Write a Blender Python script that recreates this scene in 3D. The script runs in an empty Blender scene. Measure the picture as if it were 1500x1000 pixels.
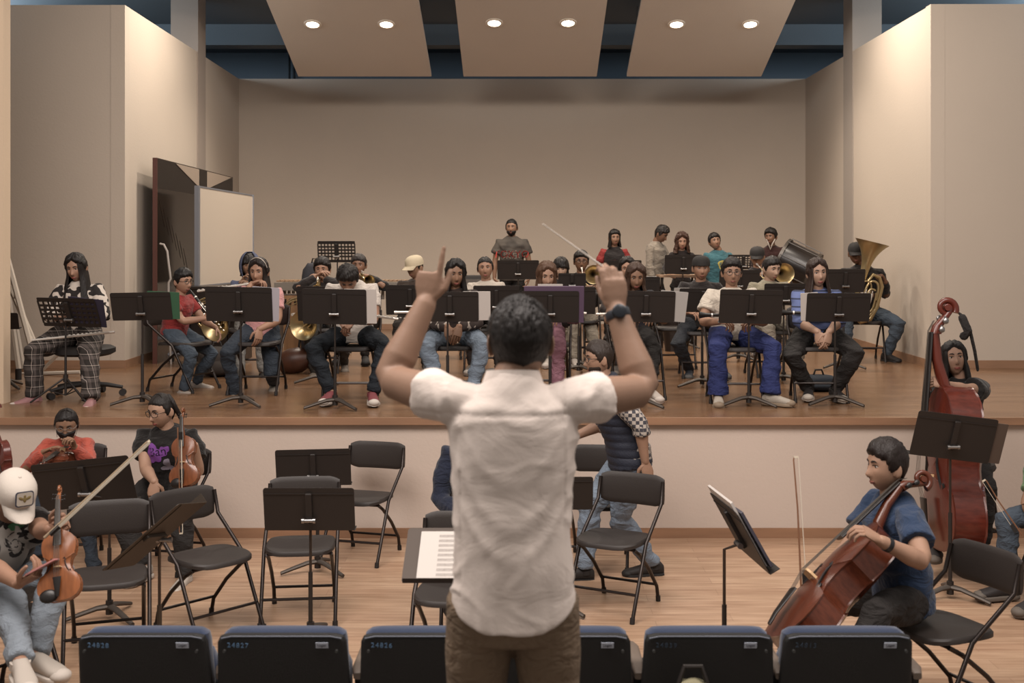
import bpy, bmesh, math, random
from mathutils import Vector, Matrix, Quaternion, noise
from mathutils.bvhtree import BVHTree
random.seed(7)
SC = bpy.context.scene
COL = SC.collection
PI = math.pi
TS = bpy.data.scenes.new('workbench'); TVL = TS.view_layers[0]      # scratch scene where single shapes are remeshed
V = Vector
F = 1700.0; CX = 765.0; CY = 365.0; CH = 2.2      # focal length in pixels, vanishing point, camera height
ZS = 0.92                                         # stage floor height
YS = 8.86                                         # stage front
# ------------------------------------------------------------------ camera
cam = bpy.data.cameras.new('camera'); camo = bpy.data.objects.new('camera', cam); COL.objects.link(camo)
camo.location = (0, 0, CH); camo.rotation_euler = (PI/2, 0, 0)
cam.sensor_fit = 'HORIZONTAL'; cam.sensor_width = 36; cam.lens = F/1500*36
cam.shift_x = (750-CX)/1500; cam.shift_y = (CY-500)/1500
cam.dof.use_dof = True; cam.dof.focus_distance = 9.8; cam.dof.aperture_fstop = 4.0
cam.clip_start = .1; cam.clip_end = 200
SC.camera = camo
# ------------------------------------------------------------------ world, lights, exposure
w = bpy.data.worlds.new('world'); SC.world = w; w.use_nodes = True
w.node_tree.nodes['Background'].inputs[0].default_value = (1.0, .90, .82, 1)
w.node_tree.nodes['Background'].inputs[1].default_value = .38
SC.view_settings.view_transform = 'Standard'; SC.view_settings.look = 'None'
SC.view_settings.gamma = 1; SC.view_settings.use_curve_mapping = False
SC.view_settings.exposure = 0.13
def area(name, loc, target, size, power, col=(1, .86, .7), sy=None):
    l = bpy.data.lights.new(name, 'AREA'); l.energy = power; l.color = col
    l.shape = 'RECTANGLE'; l.size = size; l.size_y = sy or size
    o = bpy.data.objects.new(name, l); COL.objects.link(o); o.location = loc
    o.rotation_euler = (V(target)-V(loc)).to_track_quat('-Z', 'Y').to_euler()
    return o
def spot(name, loc, target, power, ang=100, col=(1, .88, .75), blend=.8, r=.06):
    l = bpy.data.lights.new(name, 'SPOT'); l.energy = power; l.color = col
    l.spot_size = math.radians(ang); l.spot_blend = blend; l.shadow_soft_size = r
    o = bpy.data.objects.new(name, l); COL.objects.link(o); o.location = loc
    o.rotation_euler = (V(target)-V(loc)).to_track_quat('-Z', 'Y').to_euler()
    return o
area('hall_ceiling_light', (-2.2, 3.4, 6.3), (-.2, 6.6, .3), 3.5, 400, (1, .90, .84), 3)
area('hall_ceiling_light', (2.2, 3.4, 6.3), (.8, 6.6, .3), 3.5, 310, (1, .90, .84), 3)
for X, E_ in ((-1.0, 95), (2.4, 125)):
    area('stage_front_light', (X, 9.9, 5.6), (X+.4, 12.4, 1.0), 1.6, E_, (1, .90, .80), 1.0)
for X in (-1, 1): area('added_ceiling_fill', (X*7.6, 15.5, 5.2), (0, 17.5, 6.4), 7, 190, (.74, .88, 1.0), .7)  # bluish lamps added to brighten the ceiling; no window stands there

# ------------------------------------------------------------------ pixel helpers
def at(px, py, Y): return V(((px-CX)*Y/F, Y, CH-(py-CY)*Y/F))
def xat(px, Y): return (px-CX)*Y/F
def zat(py, Y): return CH-(py-CY)*Y/F
def ystage(py): return (CH-ZS)*F/(py-CY)
def yfloor(py): return CH*F/(py-CY)
# ------------------------------------------------------------------ materials
def srgb(c):
    if isinstance(c, str):
        c = c.lstrip('#'); c = tuple(int(c[i:i+2], 16)/255 for i in (0, 2, 4))
    return tuple((x/12.92 if x <= .04045 else ((x+.055)/1.055)**2.4) for x in c)+(1,)
_mc = {}
def mat(col, rough=.6, metal=0., bump=0., bscale=60, spec=.5, key=None, sheen=0, var=0, vscale=8, stretch=None):
    k = (col if isinstance(col, str) else tuple(col), rough, metal, bump, bscale, spec, sheen, var, vscale, stretch)
    if k in _mc: return _mc[k]
    m = bpy.data.materials.new(key or 'paint'); m.use_nodes = True; _mc[k] = m
    nt = m.node_tree; N = nt.nodes; L = nt.links; b = N['Principled BSDF']
    b.inputs['Base Color'].default_value = srgb(col); b.inputs['Roughness'].default_value = rough
    b.inputs['Metallic'].default_value = metal; b.inputs['Specular IOR Level'].default_value = spec
    if sheen: b.inputs['Sheen Weight'].default_value = sheen
    if bump or var:
        tc = N.new('ShaderNodeTexCoord'); mp = N.new('ShaderNodeMapping'); L.new(tc.outputs['Object'], mp.inputs[0])
        if stretch: mp.inputs['Scale'].default_value = stretch
    if var:
        n2 = N.new('ShaderNodeTexNoise'); n2.inputs['Scale'].default_value = vscale; n2.inputs['Detail'].default_value = 4
        L.new(mp.outputs[0], n2.inputs['Vector'])
        mx = N.new('ShaderNodeMix'); mx.data_type = 'RGBA'; mx.blend_type = 'MULTIPLY'; mx.inputs[0].default_value = 1
        mx.inputs[6].default_value = srgb(col)
        cr = N.new('ShaderNodeValToRGB'); cr.color_ramp.elements[0].position = .3; cr.color_ramp.elements[1].position = .7
        cr.color_ramp.elements[0].color = (1-var,)*3+(1,); cr.color_ramp.elements[1].color = (1+var*.3,)*3+(1,)
        L.new(n2.outputs[0], cr.inputs[0]); L.new(cr.outputs[0], mx.inputs[7]); L.new(mx.outputs[2], b.inputs['Base Color'])
    if bump:
        n = N.new('ShaderNodeTexNoise'); n.inputs['Scale'].default_value = bscale; n.inputs['Detail'].default_value = 3
        L.new(mp.outputs[0], n.inputs['Vector']); bp = N.new('ShaderNodeBump'); bp.inputs['Strength'].default_value = bump
        bp.inputs['Distance'].default_value = .01; L.new(n.outputs[0], bp.inputs['Height']); L.new(bp.outputs[0], b.inputs['Normal'])
        if bscale in (150, 160, 180, 200, 220, 210):      # woven cloth also creases
            n3 = N.new('ShaderNodeTexNoise'); n3.inputs['Scale'].default_value = 9 if bscale != 210 else 4.5; n3.inputs['Detail'].default_value = 3; n3.inputs['Distortion'].default_value = 2.2
            mp3 = N.new('ShaderNodeMapping'); mp3.inputs['Scale'].default_value = (1, 1, 1.7); L.new(tc.outputs['Object'], mp3.inputs[0]); L.new(mp3.outputs[0], n3.inputs['Vector'])
            b3 = N.new('ShaderNodeBump'); b3.inputs['Strength'].default_value = .8; b3.inputs['Distance'].default_value = {210: .0065, 200: .018, 220: .018}.get(bscale, .024)
            L.new(n3.outputs[0], b3.inputs['Height']); L.new(b3.outputs[0], bp.inputs['Normal'])
    return m
def glow(col, e):
    m = bpy.data.materials.new('lamp_glow'); m.use_nodes = True; b = m.node_tree.nodes['Principled BSDF']
    b.inputs['Emission Color'].default_value = srgb(col); b.inputs['Emission Strength'].default_value = e
    return m
def node_mat(name, rough=.7):
    m = bpy.data.materials.new(name); m.use_nodes = True; nt = m.node_tree
    b = nt.nodes['Principled BSDF']; b.inputs['Roughness'].default_value = rough
    tc = nt.nodes.new('ShaderNodeTexCoord')
    return m, nt.nodes, nt.links, b, tc.outputs['Object']
def ramp(N, L, src, stops, interp='LINEAR'):
    cr = N.new('ShaderNodeValToRGB'); cr.color_ramp.interpolation = interp
    while len(cr.color_ramp.elements) < len(stops): cr.color_ramp.elements.new(.5)
    for e, (p, c) in zip(cr.color_ramp.elements, stops): e.position = p; e.color = srgb(c)
    L.new(src, cr.inputs[0]); return cr.outputs[0]
def plank_mat(name, c1, c2, gap, plank_w, plank_l, rough, grain='#000000'):
    m, N, L, b, co = node_mat(name, rough)
    br = N.new('ShaderNodeTexBrick'); L.new(co, br.inputs['Vector'])
    br.inputs['Color1'].default_value = srgb(c1); br.inputs['Color2'].default_value = srgb(c2); br.inputs['Mortar'].default_value = srgb(gap)
    br.inputs['Scale'].default_value = 1; br.inputs['Mortar Size'].default_value = .0012
    br.inputs['Brick Width'].default_value = plank_l; br.inputs['Row Height'].default_value = plank_w; br.offset = .37
    mp = N.new('ShaderNodeMapping'); mp.inputs['Scale'].default_value = (1.2, 16, 1); L.new(co, mp.inputs[0])
    n = N.new('ShaderNodeTexNoise'); n.inputs['Scale'].default_value = 2.2; n.inputs['Detail'].default_value = 7; L.new(mp.outputs[0], n.inputs['Vector'])
    g = ramp(N, L, n.outputs[0], [(.3, '#b8a89a'), (.7, '#ffffff')])
    mx = N.new('ShaderNodeMix'); mx.data_type = 'RGBA'; mx.blend_type = 'MULTIPLY'; mx.inputs[0].default_value = .75
    L.new(br.outputs['Color'], mx.inputs[6]); L.new(g, mx.inputs[7]); L.new(mx.outputs[2], b.inputs['Base Color'])
    bp = N.new('ShaderNodeBump'); bp.inputs['Strength'].default_value = .12; bp.inputs['Distance'].default_value = .004
    L.new(n.outputs[0], bp.inputs['Height']); L.new(bp.outputs[0], b.inputs['Normal'])
    return m
def wall_mat(name, col, rough=.85, blot=.10):
    m, N, L, b, co = node_mat(name, rough)
    n = N.new('ShaderNodeTexNoise'); n.inputs['Scale'].default_value = .9; n.inputs['Detail'].default_value = 5; L.new(co, n.inputs['Vector'])
    c = srgb(col); d = tuple(x*(1-blot) for x in c[:3])+(1,)
    mx = N.new('ShaderNodeMix'); mx.data_type = 'RGBA'; L.new(n.outputs[0], mx.inputs[0]); mx.inputs[6].default_value = d; mx.inputs[7].default_value = c
    L.new(mx.outputs[2], b.inputs['Base Color'])
    n2 = N.new('ShaderNodeTexNoise'); n2.inputs['Scale'].default_value = 45; n2.inputs['Detail'].default_value = 4; L.new(co, n2.inputs['Vector'])
    bp = N.new('ShaderNodeBump'); bp.inputs['Strength'].default_value = .25; bp.inputs['Distance'].default_value = .006
    L.new(n2.outputs[0], bp.inputs['Height']); L.new(bp.outputs[0], b.inputs['Normal'])
    return m
# ------------------------------------------------------------------ mesh builder
class MB:
    def __init__(s): s.v = []; s.f = []; s.m = []; s.mi = 0
    def rings(s, R, cap0=True, cap1=True, closed=True):
        b = len(s.v); n = len(R[0])
        for r in R: s.v.extend([V(p) for p in r])
        for i in range(len(R)-1):
            for j in range(n if closed else n-1):
                k = (j+1) % n
                s.f.append((b+i*n+j, b+i*n+k, b+(i+1)*n+k, b+(i+1)*n+j)); s.m.append(s.mi)
        if cap0: s.f.append(tuple(b+j for j in reversed(range(n)))); s.m.append(s.mi)
        if cap1: s.f.append(tuple(b+(len(R)-1)*n+j for j in range(n))); s.m.append(s.mi)
        return s
    def tube(s, P, r, n=10, sq=1.0, up=None, cap=True, round_ends=False):
        P = [V(p) for p in P]
        if not isinstance(r, (list, tuple)): r = [r]*len(P)
        r = list(r)
        if round_ends:
            d0 = (P[0]-P[1]).normalized(); d1 = (P[-1]-P[-2]).normalized()
            P = [P[0]+d0*r[0]*.9, P[0]+d0*r[0]*.6]+P+[P[-1]+d1*r[-1]*.6, P[-1]+d1*r[-1]*.9]
            r = [r[0]*.35, r[0]*.8]+r+[r[-1]*.8, r[-1]*.35]
        T = []
        for i in range(len(P)):
            a = P[max(i-1, 0)]; c = P[min(i+1, len(P)-1)]
            t = (c-a); T.append(t.normalized() if t.length > 1e-9 else V((0, 0, 1)))
        u = V(up) if up else (V((0, 0, 1)) if abs(T[0].z) < .9 else V((1, 0, 0)))
        R = []
        for p, t, rr in zip(P, T, r):
            u = (u-t*u.dot(t))
            if u.length < 1e-6: u = t.orthogonal()
            u.normalize(); w = t.cross(u)
            R.append([p+(u*math.cos(a)*rr*sq+w*math.sin(a)*rr) for a in [2*PI*j/n for j in range(n)]])
        return s.rings(R, cap, cap)
    def ell(s, P, X, Y, sx, sy, n=20, e=2.0, **k):
        """loft of (super)elliptic rings: centres P, axes X,Y (lists of vectors), radii lists"""
        R = []
        for p, x, y, a, b in zip(P, X, Y, sx, sy):
            ring = []
            for j in range(n):
                t = 2*PI*j/n; c = math.cos(t); q = math.sin(t)
                ring.append(V(p)+V(x)*a*math.copysign(abs(c)**(2/e), c)+V(y)*b*math.copysign(abs(q)**(2/e), q))
            R.append(ring)
        return s.rings(R, **k)
    def ball(s, c, r, M=None, n=16, m=10, fn=None):
        if not isinstance(r, (list, tuple)): r = (r, r, r)
        R = []
        for i in range(m+1):
            ph = PI*i/m; ph = min(max(ph, .02), PI-.02); ring = []
            for j in range(n):
                a = 2*PI*j/n; d = V((math.sin(ph)*math.cos(a), math.sin(ph)*math.sin(a), math.cos(ph)))
                p = V((d.x*r[0], d.y*r[1], d.z*r[2]))
                if fn: p = fn(p, d)
                if M: p = M @ p
                ring.append(V(c)+p)
            R.append(ring)
        R.reverse()
        return s.rings(R)
    def box(s, c, d, M=None, bev=0):
        b = len(s.v); hx, hy, hz = d[0]/2, d[1]/2, d[2]/2
        if bev:
            bm = bmesh.new(); bmesh.ops.create_cube(bm, size=1)
            for q in bm.verts: q.co = V((q.co.x*d[0], q.co.y*d[1], q.co.z*d[2]))
            bmesh.ops.bevel(bm, geom=list(bm.edges), offset=bev, segments=2, affect='EDGES', profile=.7)
            bm.verts.ensure_lookup_table()
            for q in bm.verts: s.v.append(V(c)+((M @ q.co) if M else q.co))
            for f in bm.faces: s.f.append(tuple(b+x.index for x in f.verts)); s.m.append(s.mi)
            bm.free(); return s
        for x in (-hx, hx):
            for y in (-hy, hy):
                for z in (-hz, hz):
                    p = V((x, y, z)); s.v.append(V(c)+((M @ p) if M else p))
        for f in ((0, 1, 3, 2), (4, 6, 7, 5), (0, 4, 5, 1), (2, 3, 7, 6), (0, 2, 6, 4), (1, 5, 7, 3)):
            s.f.append(tuple(b+i for i in f)); s.m.append(s.mi)
        return s
    def lathe(s, prof, n=24, M=None, cap=False):
        R = [[(M @ V((r*math.cos(2*PI*j/n), r*math.sin(2*PI*j/n), z))) if M else V((r*math.cos(2*PI*j/n), r*math.sin(2*PI*j/n), z)) for j in range(n)] for r, z in prof]
        return s.rings(R, cap, cap)
    def prism(s, poly, z0, z1, M=None):
        R = [[(M @ V((x, y, z))) if M else V((x, y, z)) for x, y in poly] for z in (z0, z1)]
        return s.rings(R)
    def mesh(s, name='part', smooth=True, mats=()):
        me = bpy.data.meshes.new(name); me.from_pydata([tuple(p) for p in s.v], [], s.f)
        for m_ in mats: me.materials.append(m_)
        me.polygons.foreach_set('material_index', s.m)
        me.polygons.foreach_set('use_smooth', [smooth]*len(s.f)); me.update()
        return me
    def remesh(s, vox, smooth_it=2, fn=None):
        """closed overlapping volumes -> one continuous surface"""
        me = s.mesh('tmp'); bm = bmesh.new(); bm.from_mesh(me); bmesh.ops.recalc_face_normals(bm, faces=bm.faces)
        bmesh.ops.triangulate(bm, faces=bm.faces); bm.to_mesh(me); bm.free()
        o = bpy.data.objects.new('tmp', me); TS.collection.objects.link(o)
        md = o.modifiers.new('r', 'REMESH'); md.mode = 'VOXEL'; md.voxel_size = vox; md.use_smooth_shade = True
        if smooth_it:
            sm = o.modifiers.new('s', 'SMOOTH'); sm.iterations = smooth_it; sm.factor = .5
        TVL.update(); dg = TVL.depsgraph; ev = o.evaluated_get(dg)
        out = bpy.data.meshes.new_from_object(ev); bpy.data.objects.remove(o); bpy.data.meshes.remove(me)
        co = [q.co.copy() for q in out.vertices]; no = [q.normal.copy() for q in out.vertices]
        if fn: co = [fn(a, b) for a, b in zip(co, no)]
        r = MB(); r.v = co; r.f = [tuple(p.vertices) for p in out.polygons]; r.m = [s.mi]*len(r.f)
        bpy.data.meshes.remove(out)
        return r
    def add(s, o):
        b = len(s.v); s.v.extend(o.v); s.f.extend(tuple(b+i for i in f) for f in o.f); s.m.extend(o.m); return s
    def xf(s, M, start=0):
        for i in range(start, len(s.v)): s.v[i] = M @ s.v[i]
        return s
    def obj(s, name, mats, parent=None, smooth=True, label=None, loc=None, fix=True):
        if not isinstance(mats, (list, tuple)): mats = [mats]
        me = s.mesh(name, smooth, mats)
        if fix:
            bm = bmesh.new(); bm.from_mesh(me); bmesh.ops.recalc_face_normals(bm, faces=bm.faces); bm.to_mesh(me); bm.free()
        if smooth:
            try: me.set_sharp_from_angle(angle=math.radians(42))
            except Exception: pass
        o = bpy.data.objects.new(name, me); COL.objects.link(o)
        if parent: o.parent = parent
        if label: o['label'] = label
        if loc: o.location = loc
        return o
def thing(name, label, cat, loc=(0, 0, 0), rotz=0, group=None, M=None):
    o = bpy.data.objects.new(name, None); COL.objects.link(o); o.empty_display_size = .1
    if M is not None: o.matrix_world = M
    else: o.location = loc; o.rotation_euler = (0, 0, rotz)
    o['label'] = label; o['category'] = cat
    if group: o['group'] = group
    return o
def tag(o, label, cat, group=None):
    o['label'] = label; o['category'] = cat
    if group: o['group'] = group
    return o
def struct(o): o['kind'] = 'structure'; return o
def frame_from(o, y, z):
    """matrix with origin o, +Y along y, +Z close to z"""
    y = V(y).normalized(); z = V(z); z = (z-y*z.dot(y)).normalized(); x = y.cross(z)
    return Matrix(((x.x, y.x, z.x, o[0]), (x.y, y.y, z.y, o[1]), (x.z, y.z, z.z, o[2]), (0, 0, 0, 1)))
def text_mesh(body, size, M, name='lettering', m=None, parent=None, extr=.0006, space=1, bvh=None, bdir=None):
    c = bpy.data.curves.new('t', 'FONT'); c.body = body; c.size = size; c.extrude = extr; c.align_x = 'CENTER'; c.align_y = 'CENTER'; c.space_character = space
    c.resolution_u = 3
    o = bpy.data.objects.new('t', c); TS.collection.objects.link(o); TVL.update()
    me = bpy.data.meshes.new_from_object(o.evaluated_get(TVL.depsgraph))
    bpy.data.objects.remove(o)
    me.transform(M)
    if bvh:
        for q in me.vertices:
            h = bvh.ray_cast(q.co-V(bdir)*.3, V(bdir))
            if h[0] is not None: q.co = h[0]-V(bdir)*.004
    me.name = name; me.materials.clear(); me.materials.append(m)
    r = bpy.data.objects.new(name, me); COL.objects.link(r)
    if parent: r.parent = parent
    return r
# common materials
BLK = mat('#1d1714', .55, key='black_metal'); BLKF = mat('#191412', .62, bump=.1, bscale=140, key='black_plastic')
SEATM = mat('#292320', .58, bump=.1, bscale=190, key='chair_plastic')
TUBEM = mat('#2a2320', .35, .6, key='dark_steel'); CHROME = mat('#8d8a88', .3, .9, key='chrome')
BRASS = mat('#ab9872', .3, .85, key='brass'); SILV = mat('#cfc8bf', .3, .5, key='silver'); PAPER = mat('#b3aca6', .85, key='paper')
CREAMW = wall_mat('cream_wall', '#b3a698')
# ================================================================== the setting
FLOORM = plank_mat('light_laminate', '#b99c82', '#ab8c73', '#876c58', .13, 1.25, .42)
STAGEM = plank_mat('stage_boards', '#896a50', '#7b5d45', '#4f3a2a', .10, 1.1, .24)
TRIMM = mat('#8d6b52', .5, var=.2, vscale=5, stretch=(.3, 3, 3), key='wood_trim')
BLUEM = wall_mat('blue_light_tint', '#555d63', .8)  # blue cast of the light above the shell, put into the colour
def sbox(name, c, d, m, bev=0): return struct(MB().box((0, 0, 0), d, bev=bev).obj(name, m, smooth=False, loc=c))
def slab(name, x0, x1, y0, y1, z0, z1, m): return sbox(name, ((x0+x1)/2, (y0+y1)/2, (z0+z1)/2), (x1-x0, y1-y0, z1-z0), m)
slab('floor', -8, 8, -3, 9.2, -.2, 0, FLOORM)
slab('floor_riser', -8, 8, -3, 4.26, 0, .3, mat('#5a5048', .9, key='carpet'))
slab('floor_stage', -8, 8, YS-.03, 21, ZS-.05, ZS, STAGEM)
slab('wall_stage_front', -8, 8, YS, YS+.15, 0, ZS-.05, wall_mat('stage_front_paint', '#c0b1a5'))
slab('baseboard_stage_front', -8, 8, YS-.02, YS, 0, .075, TRIMM)
slab('trim_1', -8, 8, YS-.055, YS-.03, ZS-.052, ZS+.002, TRIMM)
YB = 18.6; YW = 12.5; XW = 4.42; ZT = 4.88
slab('wall_back', -4.66, 4.66, YB, YB+.15, ZS, 4.93, CREAMW)
def angled(name, x0, y0, x1, y1, z0, z1a, z1b, th, m):
    d = V((x1-x0, y1-y0, 0)).normalized(); n = V((-d.y, d.x, 0))*th
    a = V((x0, y0, 0)); b = V((x1, y1, 0)); mb = MB()
    R = [[a+V((0, 0, z0)), a+n+V((0, 0, z0)), a+n+V((0, 0, z1a)), a+V((0, 0, z1a))], [b+V((0, 0, z0)), b+n+V((0, 0, z0)), b+n+V((0, 0, z1b)), b+V((0, 0, z1b))]]
    return struct(mb.rings(R).obj(name, m, smooth=False))
angled('wall_left', -4.28, YW, -4.54, YB, ZS, 4.83, 4.93, .15, CREAMW)
angled('wall_right', 4.54, YB, 4.40, YW, ZS, 4.93, 4.83, .15, CREAMW)
slab('wall_left_wing', -8, -4.28, YW, YW+.15, ZS, 4.83, CREAMW)
slab('wall_right_wing', 4.40, 8, YW, YW+.15, ZS, 4.84, CREAMW)
slab('baseboard_left_wing', -8, -4.268, YW-.015, YW, ZS, ZS+.085, TRIMM)
slab('baseboard_right_wing', 4.388, 8, YW-.015, YW, ZS, ZS+.085, TRIMM)
slab('baseboard_back', -4.54, 4.54, YB-.015, YB, ZS, ZS+.085, TRIMM)
angled('baseboard_left', -4.268, YW, -4.528, YB, ZS, ZS+.085, ZS+.085, .014, TRIMM)
angled('baseboard_right', 4.528, YB, 4.388, YW, ZS, ZS+.085, ZS+.085, .014, TRIMM)
# structural columns poking through the shell's side walls
slab('wall_column_left', -4.77, -4.40, 15.75, 16.13, ZS, 6.4, wall_mat('column_paint_left', '#8d8177'))
slab('wall_column_right', 4.455, 4.85, 15.66, 16.1, ZS, 6.4, wall_mat('column_paint_right', '#8f857c'))
# proscenium pillar at the left edge
slab('wall_proscenium_left', -8, -4.30, 9.62, 9.75, ZS, 6.6, wall_mat('proscenium_paint', '#c6b097'))
# the hall beyond the shell
slab('ceiling', -8, 8, 10.2, 20.6, 5.67, 5.85, BLUEM)
slab('wall_building_back', -8, 8, 20.5, 20.65, ZS, 5.67, wall_mat('blue_lit_back_wall', '#65707a', .8))  # wall colour carries the paler blue light falling on it
slab('ceiling_beam', -8, 8, 17.9, 18.25, 5.35, 5.67, BLUEM)
slab('wall_building_left', -8.15, -8, 10, 20.6, ZS, 5.85, BLUEM)
slab('wall_building_right', 8, 8.15, 10, 20.6, ZS, 5.85, BLUEM)
# hanging acoustic reflector panels with downlights
PANM = wall_mat('reflector_paint', '#c6bbaf', .8)
LAMP = glow('#fff3df', 9)
YBp = 16.9; YTp = .6*YBp
SL = .31
def panel_pt(px, py):
    # the plane through the far edge rising towards the camera
    zb = zat(112, YBp); k = (CY-py)/F
    Y = (zb+SL*YBp-CH)/(k+SL)
    return at(px, py, Y)
for i, (l, r, lamps, nm) in enumerate(((437, 632, ((458, 35), (566, 35)), 'left'), (679, 874, ((724, 33), (832, 33)), 'middle'), (918, 1115, ((991, 35), (1099, 35)), 'right'))):
    x0 = xat(l, YBp); x1 = xat(r, YBp); zb = zat(112, YBp); y1 = 14.3
    t = thing('acoustic_panel', 'cream ceiling reflector panel hanging over the stage, the %s one' % {'left': 'leftmost', 'middle': 'middle', 'right': 'rightmost'}[nm], 'acoustic panel', ((x0+x1)/2, YBp, zb), 0, 'hanging reflector panels')
    w_ = x1-x0; mb = MB(); dz = SL*(YBp-y1)
    a = [V((-w_/2, 0, 0)), V((w_/2, 0, 0)), V((w_/2, 0, .05)), V((-w_/2, 0, .05))]
    mb.rings([a, [p+V((0, -(YBp-y1), dz)) for p in a]]).obj('board', PANM, t, smooth=False)
    for sx in (-1, 1):
        for (yy) in (-.35, -2.2):
            MB().tube([(sx*(w_/2-.12), yy, .05-yy*SL), (sx*(w_/2-.12), yy, 5.67-zb)], .006, 6).obj('suspension_cable', BLK, t)
    ox = (-2.4, 0, 2.4)[i]
    for j, (px, py) in enumerate(lamps):
        p = panel_pt(px, py)
        d = thing('downlight', 'glowing round downlight, %s of the pair in the %s ceiling panel' % (('left', 'right')[j], nm), 'light', p, 0, 'downlights in the reflector panels')
        n = V((0, -SL, -1)).normalized(); Md = n.to_track_quat('Z', 'Y').to_matrix().to_4x4()
        MB().lathe([(.115, .0), (.115, .012), (.085, .016), (.085, -.01)], 24, Md).obj('trim_ring', mat('#d8cdbd', .5), d)
        MB().lathe([(.001, .010), (.06, .010), (.086, .006)], 24, Md, cap=True).obj('lamp_lens', LAMP, d)
        spot('downlight_beam', p+n*.05, p+V((0, 0, -3)), 130, 130)
        spot('front_row_beam', p+V((0, -2.0, .30)), p+V((ox, -2.0, -3)), 210 if ox else 110, 150)
# conduit pipes on the rear building wall beside the panel
for px in (424, 431):
    tag(MB().tube([at(px, 60, 20.4), at(px, 130, 20.4)], .02, 8).obj('conduit', mat('#10181c', .6)), 'dark vertical conduit pipe on the blue-lit rear wall, %s of two' % ('left' if px == 424 else 'right'), 'pipe', 'conduits on the rear wall')
# ================================================================== people
def rotz(a): return Matrix.Rotation(math.radians(a), 3, 'Z')
def ik(A, T, a, b, pole):
    A = V(A); T = V(T); d = T-A; L = d.length
    mx = (a+b)*.995
    if L > mx: T = A+d*(mx/L); d = T-A; L = mx
    L = max(L, abs(a-b)*1.05+.02)
    dn = d.normalized(); x = (a*a-b*b+L*L)/(2*L); h = math.sqrt(max(a*a-x*x, 1e-6))
    p = V(pole); p = p-dn*p.dot(dn)
    if p.length < 1e-5: p = dn.orthogonal()
    return A+dn*x+p.normalized()*h, T
CURL = {'relax': [(18, 28, 16), (24, 34, 20), (30, 38, 22), (34, 40, 24)], 'flat': [(6, 10, 6), (4, 10, 6), (6, 12, 8), (10, 14, 10)],
        'grip': [(52, 70, 40), (58, 74, 42), (62, 76, 44), (66, 78, 44)], 'soft': [(38, 45, 25), (42, 50, 28), (46, 52, 30), (50, 54, 30)],
        'point': [(0, 3, 2), (78, 92, 50), (84, 94, 52), (86, 94, 52)]}
def hand(mb, W, d, n, side, s, mode='relax', thumb=None):
    d = V(d).normalized(); n = V(n); n = (n-d*n.dot(d)).normalized(); t = d.cross(n)*side   # t: towards the thumb
    k = s
    mb.ell([W-d*.015*k, W+d*.012*k, W+d*.045*k, W+d*.075*k, W+d*.092*k], [t]*5, [n]*5, [.025*k, .029*k, .039*k, .041*k, .036*k], [.019*k, .018*k, .016*k, .013*k, .010*k], 12, 2.4)
    curls = CURL[mode] if isinstance(mode, str) else mode
    offs = (.029, .010, -.010, -.028); lens = ((.042, .026, .021), (.046, .030, .022), (.042, .028, .021), (.033, .021, .018))
    for o, L, c, rr in zip(offs, lens, curls, (.0092, .0095, .009, .008)):
        p = W+d*(.084-abs(o)*.25)*k+t*o*k; a = 0; P = [p]; sp = t*(o*1.2)
        for l, ca in zip(L, c):
            a += math.radians(ca); dd = (d*math.cos(a)+n*math.sin(a)+sp).normalized(); p = p+dd*l*k; P.append(p)
        mb.tube(P, [rr*k*1.08, rr*k, rr*k*.9, rr*k*.75], 8, round_ends=True)
    th = V(thumb) if thumb else (.55, .75, .45)
    p = W+d*.022*k+t*.020*k; D = (d*th[0]+t*th[1]+n*th[2]).normalized(); D2 = (d*(th[0]+.5)+t*(th[1]*.4)+n*(th[2]+.1)).normalized()
    mb.tube([p, p+D*.040*k, p+D*.040*k+D2*.030*k, p+D*.040*k+(D2*1.6+d*.3).normalized()*.052*k], [.015*k, .0125*k, .0105*k, .0085*k], 8, round_ends=True)
def head_fn(fem, hw=1.0):
    def fn(p, d):
        x, y, z = p
        g = lambda a, b, c: math.exp(-((a-b)/c)**2)
        if z < 0:
            t = min(-z/.118, 1)
            x *= 1-(.30 if fem else .24)*t**1.7
            if y < 0: y *= 1-.42*t**1.1
            if y > 0: y *= 1+.06*t
        else: x *= 1+.05*math.sin(min(z/.118, 1)*PI)
        if y > 0:
            y = y*(1-.05*g(x, 0, .05)*0) ; fr = min(y/.05, 1)
            flat = 1-.10*max(0, 1-abs(x)/.07)*g(z, .0, .07)
            y *= flat
            nose = g(x, 0, .011+max(0, .02-z)*.05)*(.024*g(z, -.030, .017)+.012*g(z, -.005, .022))
            eyes = -.0085*(g(x, .031, .017)+g(x, -.031, .017))*g(z, .012, .013)
            brow = .004*g(abs(x), .03, .025)*g(z, .036, .011)
            lips = .007*g(x, 0, .022)*g(z, -.066, .013)
            chin = .006*g(x, 0, .022)*g(z, -.100, .016)
            cheek = .003*g(abs(x), .042, .018)*g(z, -.02, .02)
            y += (nose+eyes+brow+lips+chin+cheek)*fr
        return V((x*hw, y, z))
    return fn
HR = (.077, .093, .115)
def sstep(a, b, x): t = min(max((x-a)/(b-a), 0), 1); return t*t*(3-2*t)
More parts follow.
